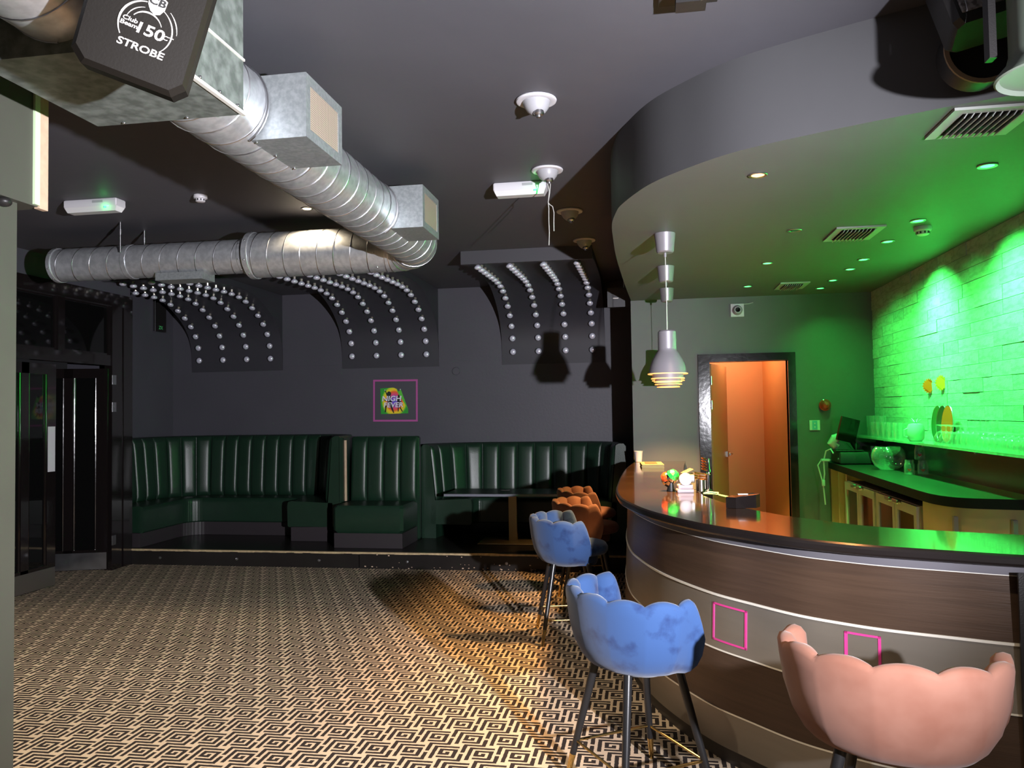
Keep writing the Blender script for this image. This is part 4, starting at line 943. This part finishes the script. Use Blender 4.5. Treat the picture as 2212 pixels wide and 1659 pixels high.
# twin bar floodlights: a chrome ringed lamp and a red and green lens lamp
t = on_bar('ring_lamp', 'small white ringed lamp on a pale block on the bar', 'lamp', .235, 5.22, .1)
rbox(MB(), -.052, .052, -.04, .05, 0, .022, .004).build('base_block', mat('mauve_block', (.42, .36, .40), .45), t); rbox(MB(), -.045, .048, -.03, .045, .022, .05, .004).build('upper_block', mat('mauve_block', (.42, .36, .40), .45), t)
R_ = Matrix.Translation((.0, -.03, .085)) @ Matrix.Rotation(PI/2, 4, 'X')
MB().lathe([(.028, .0), (.038, .0), (.041, .006), (.038, .014), (.030, .012)], 28, R_).build('ring', M_WHITEPL, t)
MB().lathe([(0, .002), (.02, .004), (.03, .008)], 24, R_).build('lens', mat('pearl_lens', (.55, .55, .65), .2, metal=.4), t); MB().lathe([(.0, -.06), (.032, -.06), (.036, 0)], 20, R_).build('lamp_body', M_STEEL, t)
rbox(MB(), .036, .062, -.02, .05, .06, .112, .005).build('side_block', M_STEEL, t)
t = on_bar('jewel_lamp', 'faceted red and green jewel lamp tilted beside the ring lamp', 'lamp', .15, 5.30, .0)
q = Matrix.Translation((0, 0, .085)) @ Matrix.Rotation(math.radians(38), 4, 'Y') @ Matrix.Rotation(math.radians(35), 4, 'X')
MB().lathe([(.045, 0), (.048, .01), (.04, .03)], 10, q).build('bezel', M_CHROME, t); MB().lathe([(.044, .028), (.034, .05), (.012, .062), (0, .063)], 8, q, ).build('green_facets', mat('green_jewel', (.02, .55, .08), .15, coat=.5), t, smooth=False)
q2 = Matrix.Translation((-.028, -.005, .09)) @ Matrix.Rotation(math.radians(-40), 4, 'Y') @ Matrix.Rotation(math.radians(40), 4, 'X')
MB().lathe([(.036, 0), (.03, .02), (.012, .03), (0, .031)], 8, q2).build('red_facets', mat('red_jewel', (.75, .08, .02), .15, coat=.5), t, smooth=False); MB().lathe([(.028, 0), (.02, .03), (.018, .07)], 14).build('stem', M_BLACKPL, t)
MB().lathe([(.03, 0), (.045, -.03), (.04, -.05)], 16, q).build('lamp_body', M_CHROME, t)
t = on_bar('open_box', 'small open cardboard box behind the ring lamp', 'box', .30, 5.46, .2)
MB().box(-.07, .07, -.05, .05, 0, .10).build('box_body', M_GREYPL, t)
for a, (x0, x1) in ((25, (-.07, .0)), (-25, (0, .07))): MB().box(0, .07, -.05, .05, 0, .003, Matrix.Translation((x0 if a > 0 else 0, 0, .101)) @ Matrix.Rotation(math.radians(-a if a > 0 else -a), 4, 'Y')).build('flap', mat('card_flap', (.30, .20, .10), .7), t)
t = on_bar('beer_tap', 'chrome beer tap with coppery coil on the inner bar edge', 'beer tap', .385, 5.22)
MB().lathe([(.026, 0), (.026, .008), (.012, .02), (.010, .11), (.014, .115), (.014, .14), (.009, .15), (.008, .20), (.006, .215), (0, .216)], 16).build('column', M_CHROME, t)
mb = MB()
for i in range(5): mb.lathe([(.012, 0), (.020, .006), (.012, .012)], 14, Matrix.Translation((-.03, .0, .14+.017*i)) @ Matrix.Rotation(math.radians(20), 4, 'Y'))
mb.build('copper_coil', M_COPPER, t); 
for k in range(3): MB().cyl((-.08, .09, .085+.016*k), (-.01, .01, .08+.016*k), .007).build('copper_pipe', M_COPPER, t)
rbox(MB(), -.075, -.02, .06, .13, 0, .08, .006).build('tap_block', M_BLACKPL, t); MB().cyl((-.045, .035, 0), (-.045, .035, .075), .016).build('spout', M_STEEL, t)
t = on_bar('green_strap', 'loop of pale green cable on the inner bar edge', 'cable', .40, 4.98)
MB().tube([(-.06, .10, .006), (-.02, .13, .012), (.03, .10, .010), (.02, .04, .006), (.05, -.04, .005), (.08, -.12, .006), (.085, -.25, .004)], .006, 6).build('cable_run', mat('pale_green', (.35, .7, .35), .5), t); MB().tube([(-.06, .08, .006), (0, .06, .006), (.05, -.02, .006), (.09, -.20, .004)], .005, 6).build('cable_run', mat('pale_green', (.35, .7, .35), .5), t)
t = on_bar('napkin_caddy', 'black angular faceted caddy standing on the bar', 'caddy', .50, 4.44, .15)
poly = [(-.095, -.03), (-.05, -.06), (.06, -.05), (.095, .0), (.07, .05), (-.04, .06)]
v = [(x, y, 0) for x, y in poly]+[(x, y, .058+.012*(x > 0)) for x, y in poly]
MB().add(v, [tuple(reversed(range(6))), tuple(range(6, 12))]+[(i, (i+1) % 6, 6+(i+1) % 6, 6+i) for i in range(6)]).build('caddy_body', M_GLOSSBLACK, t, smooth=False)
rbox(MB(), -.025, .03, -.012, .012, .0, .006, .002, Matrix.Translation((0, 0, .066))).build('logo_tab', M_WHITEPL, t)

# ================================================================== THINGS ON THE BACK COUNTER
zb = 1.056
t = thing('cash_drawer', 'flat dark cash drawer under the till screen', 'cash drawer', (1.98, 8.13, zb))
rbox(MB(), -.17, .17, -.14, .24, .008, .115, .006).build('drawer_body', M_GREYPL if False else mat('drawer_grey', (.045, .045, .05), .45), t); MB().box(-.174, -.17, -.12, .22, .02, .10).build('drawer_front', M_BLACKPL, t); MB().lathe([(0, 0), (.01, 0), (.01, .004), (0, .004)], 12, Matrix.Translation((-.174, -.08, .05)) @ Matrix.Rotation(-PI/2, 4, 'Y')).build('lock', M_STEEL, t)
t = thing('till_screen', 'tilted black till screen on a white curved stand', 'till', (1.90, 8.10, zb+.122))
MB().box(-.006, .20, -.011, .011, -.115, .115, Matrix.Translation((-.02, -.05, .21)) @ Matrix.Rotation(math.radians(14), 4, 'Y') @ Matrix.Rotation(math.radians(25), 4, 'Z') @ Matrix.Translation((-.07, 0, 0))).build('screen', M_GLOSSBLACK, t)
mb = MB(); pts = [(-.08, .06, .048), (-.12, .05, .085), (-.10, .04, .12), (-.05, .02, .15)]; mb.tube(pts, [.045, .05, .045, .03], 14).build('stand_body', M_WHITEPL, t)
MB().tube([(.10, .04, .036), (.07, .03, .07), (.03, .02, .13)], [.035, .028, .02], 12).build('rear_leg', M_BLACKPL, t); rbox(MB(), -.12, .14, -.07, .10, 0, .012, .004).build('foot', M_BLACKPL, t)
MB().tube([(-.02, -.06, .08), (.02, -.09, .03), (.05, -.1, .01), (.06, -.09, .02), (.07, -.06, .08)], .003).build('cable', M_BLACKPL, t)
t = thing('white_cable', 'white cable looping off the far end of the back counter', 'cable', (1.725, 8.12, 1.06))
MB().tube([(.035, -.08, .10), (.02, -.04, .14), (-.015, .0, .12), (-.035, .02, .02), (-.03, .02, -.10), (-.04, .02, -.18)], .007, 7).build('cable_run', M_WHITEPL, t)
MB().tube([(.03, .02, .03), (-.06, .02, .025), (-.09, .02, -.02), (-.07, .02, -.10), (-.045, .02, -.20), (-.03, .02, -.40)], .007, 7).build('cable_run', M_WHITEPL, t); rbox(MB(), -.06, .02, .0, .04, .02, .042, .004).build('plug', M_WHITEPL, t); rbox(MB(), -.06, -.03, .0, .04, -.22, -.16, .004).build('adaptor', M_WHITEPL, t)
t = thing('small_mug', 'tiny pale mug standing on the cash drawer', 'mug', (2.115, 8.02, zb+.117))
MB().lathe([(0, 0), (.022, 0), (.024, .055), (.021, .055), (.019, .004), (0, .004)], 16).build('mug_body', M_WHITEPL, t); MB().tube([(.022, 0, .045), (.035, 0, .04), (.035, 0, .02), (.022, 0, .012)], .003).build('mug_handle', M_WHITEPL, t)
t = thing('fish_bowl', 'round clear glass fish bowl on the back counter', 'glass bowl', (2.06, 7.35, zb))
MB().lathe([(0, 0), (.065, 0), (.11, .03), (.138, .085), (.140, .12), (.125, .17), (.100, .198), (.096, .198), (.121, .17), (.136, .12), (.134, .086), (.107, .034), (.064, .005), (0, .005)], 36).build('bowl', M_GLASS, t)
jar_me = MB().lathe([(0, 0), (.036, 0), (.041, .008), (.041, .085), (.036, .10), (.033, .105), (.034, .13), (.031, .13), (.030, .105), (.037, .085), (.037, .01), (0, .006)], 20).mesh('jar_glass', M_GLASS)
heart = MB().add([(-.016, -.042, .046), (0, -.0425, .028), (.016, -.042, .046), (.011, -.042, .056), (0, -.0425, .049), (-.011, -.042, .056)], [(0, 1, 4, 5), (1, 2, 3, 4)]).mesh('red_heart', M_RED)
for x, y, z, lb in ((2.07, 6.83, zb, 'glass jar with red heart, front left of the jar pair'), (2.155, 6.78, zb, 'glass jar with red heart, right of the jar pair'), (2.15, 6.83, zb+.117, 'glass jar stacked on top of the jar pair')):
    t = thing('jar', lb, 'jar', (x, y, z), -.3, group='jars on the back counter'); ob('jar_glass', jar_me, t); ob('red_heart', heart, t); t.scale = (.95, .95, .88)
# ---- shelf glassware
zs_ = 1.323
tumb = MB().lathe([(0, 0), (.028, 0), (.034, .10), (.036, .19), (.034, .19), (.031, .10), (.026, .008), (0, .008)], 16).mesh('tumbler', M_GLASS)
tumb2 = MB().lathe([(0, 0), (.030, 0), (.036, .08), (.037, .135), (.035, .135), (.033, .08), (.028, .008), (0, .008)], 16).mesh('tumbler', M_GLASS)
for i in range(5):
    o = ob('tall_tumbler', tumb, None, (2.17, 8.30-i*.10, zs_)); tag(o, 'tall clear tumbler in the row at the far shelf end', 'glass', 'tall tumblers on the shelf')
for i in range(9):
    o = ob('short_tumbler', tumb2, None, (2.10+.07*(i % 2), 7.88-i*.085, zs_)); tag(o, 'short clear tumbler in the crowded shelf row before the pineapple jar', 'glass', 'short tumblers on the shelf')
t = thing('pineapple_jar', 'frosted pineapple-shaped glass jar on the shelf', 'jar', (2.11, 6.78, zs_))
MB().lathe([(0, 0), (.045, .0), (.060, .02), (.066, .07), (.062, .11), (.05, .135), (.02, .142), (0, .142)], 20).build('jar_body', mat('frosted_glass', (.72, .82, .76), .35, trans=.35), t)
mb = MB()
for i in range(7):
    a = 2*PI*i/7; mb.add([(0, -.008, .138), (0, .008, .138), (.035, 0, .165), (.055, 0, .185)], [(0, 1, 2), (0, 2, 3), (1, 3, 2)], Matrix.Rotation(a, 4, 'Z'))
mb.build('leaf_crown', mat('frosted_glass', (.72, .82, .76), .35, trans=.35), t); MB().tube([(-.06, 0, .10), (-.085, 0, .09), (-.085, 0, .04), (-.06, 0, .03)], .006).build('jar_handle', mat('frosted_glass', (.72, .82, .76), .35, trans=.35), t)
for (tx, y, m_, lb) in ((2.205, 6.60, mat('dark_green_tray', (.03, .07, .03), .4), 'dark green oval tray leaning on the slate wall'), (2.190, 6.45, mat('black_tray', (.02, .025, .015), .4), 'black oval tray between the green and orange ones'), (2.175, 6.30, mat('orange_tray', (.95, .07, .01), .4), 'orange oval tray leaning behind the wine glasses')):
    t = thing('oval_tray', lb, 'tray', (tx, y, zs_+.006), group='oval trays on the shelf')
    pts = [(.112*math.cos(2*PI*i/28), .135+.135*math.sin(2*PI*i/28)) for i in range(28)]
    q = Matrix.Rotation(math.radians(4), 4, 'Y') @ Matrix.Rotation(PI/2+.0, 4, 'Z')
    n = 28; v = [(x, 0, z_) for x, z_ in pts]+[(x, .008, z_) for x, z_ in pts]
    MB().add(v, [tuple(range(n)), tuple(reversed(range(n, 2*n)))]+[(i, n+i, n+(i+1) % n, (i+1) % n) for i in range(n)], q).build('tray_board', m_, t, smooth=False)
    MB().tube([q @ Vector((x*1.01, .004, .135+(z_-.135)*1.01)) for x, z_ in pts], .005, 6, closed=True).build('rim', M_STEEL, t)
# upside-down glasses: narrow wine glasses at the back, balloon glasses in front
wine = MB().lathe([(.026, 0), (.033, .05), (.028, .085), (.006, .105), (.0035, .115), (.0035, .175), (.012, .182), (.031, .186), (.031, .188), (0, .189)], 14).mesh('wine_glass', M_GLASS)
ball = MB().lathe([(.036, 0), (.045, .035), (.044, .06), (.028, .088), (.006, .098), (.0035, .105), (.0035, .13), (.034, .140), (.034, .142), (0, .143)], 16).mesh('balloon_glass', M_GLASS)
ball2 = MB().lathe([(.030, 0), (.038, .03), (.036, .05), (.022, .072), (.005, .08), (.0035, .088), (.0035, .10), (.032, .108), (.032, .11), (0, .111)], 16).mesh('balloon_glass', M_GLASS)
for i in range(17):
    far = i < 8; o = ob('wine_glass', wine, None, (2.205, 6.13-i*.088-(0 if far else .03), zs_), scale=(1, 1, 1.0 if far else .82)); tag(o, 'upside-down stemmed wine glass in the '+('taller' if far else 'shorter')+' back row on the shelf', 'glass', 'upside-down wine glasses on the shelf')
for i in range(7):
    o = ob('balloon_glass', ball, None, (2.085, 6.15-i*.095, zs_)); tag(o, 'large upside-down balloon glass in the front shelf row', 'glass', 'large balloon glasses on the shelf')
for i in range(14):
    o = ob('balloon_glass', ball2, None, (2.10, 5.46-i*.083, zs_)); tag(o, 'small upside-down balloon glass at the near shelf end', 'glass', 'small balloon glasses on the shelf')
def star(name, y, z, m_, label, rz):
    t = thing(name, label, 'price star', (XR-.030, y, z)); n = 16; pts = []
    for i in range(2*n):
        a = PI*i/n; r_ = 1. if i % 2 == 0 else .8; pts.append((.055*r_*math.cos(a), .062*r_*math.sin(a)))
    k = len(pts); v = [(.018*math.sin(3*x/.055)*.4, x, z_) for x, z_ in pts]+[(.003+.018*math.sin(3*x/.055)*.4, x, z_) for x, z_ in pts]
    MB().add(v, [tuple(range(k)), tuple(reversed(range(k, 2*k)))]+[(i, k+i, k+(i+1) % k, (i+1) % k) for i in range(k)]).build('star_card', m_, t, smooth=False)
    t.rotation_euler = (0, 0, rz)
star('price_star', 6.82, 1.76, mat('star_orange', (.95, .05, .0), .5), 'orange starburst card on the slate wall', .75)
star('price_star', 6.55, 1.775, mat('star_yellow', (.95, .30, .02), .5), 'yellow starburst card on the slate wall', .6)
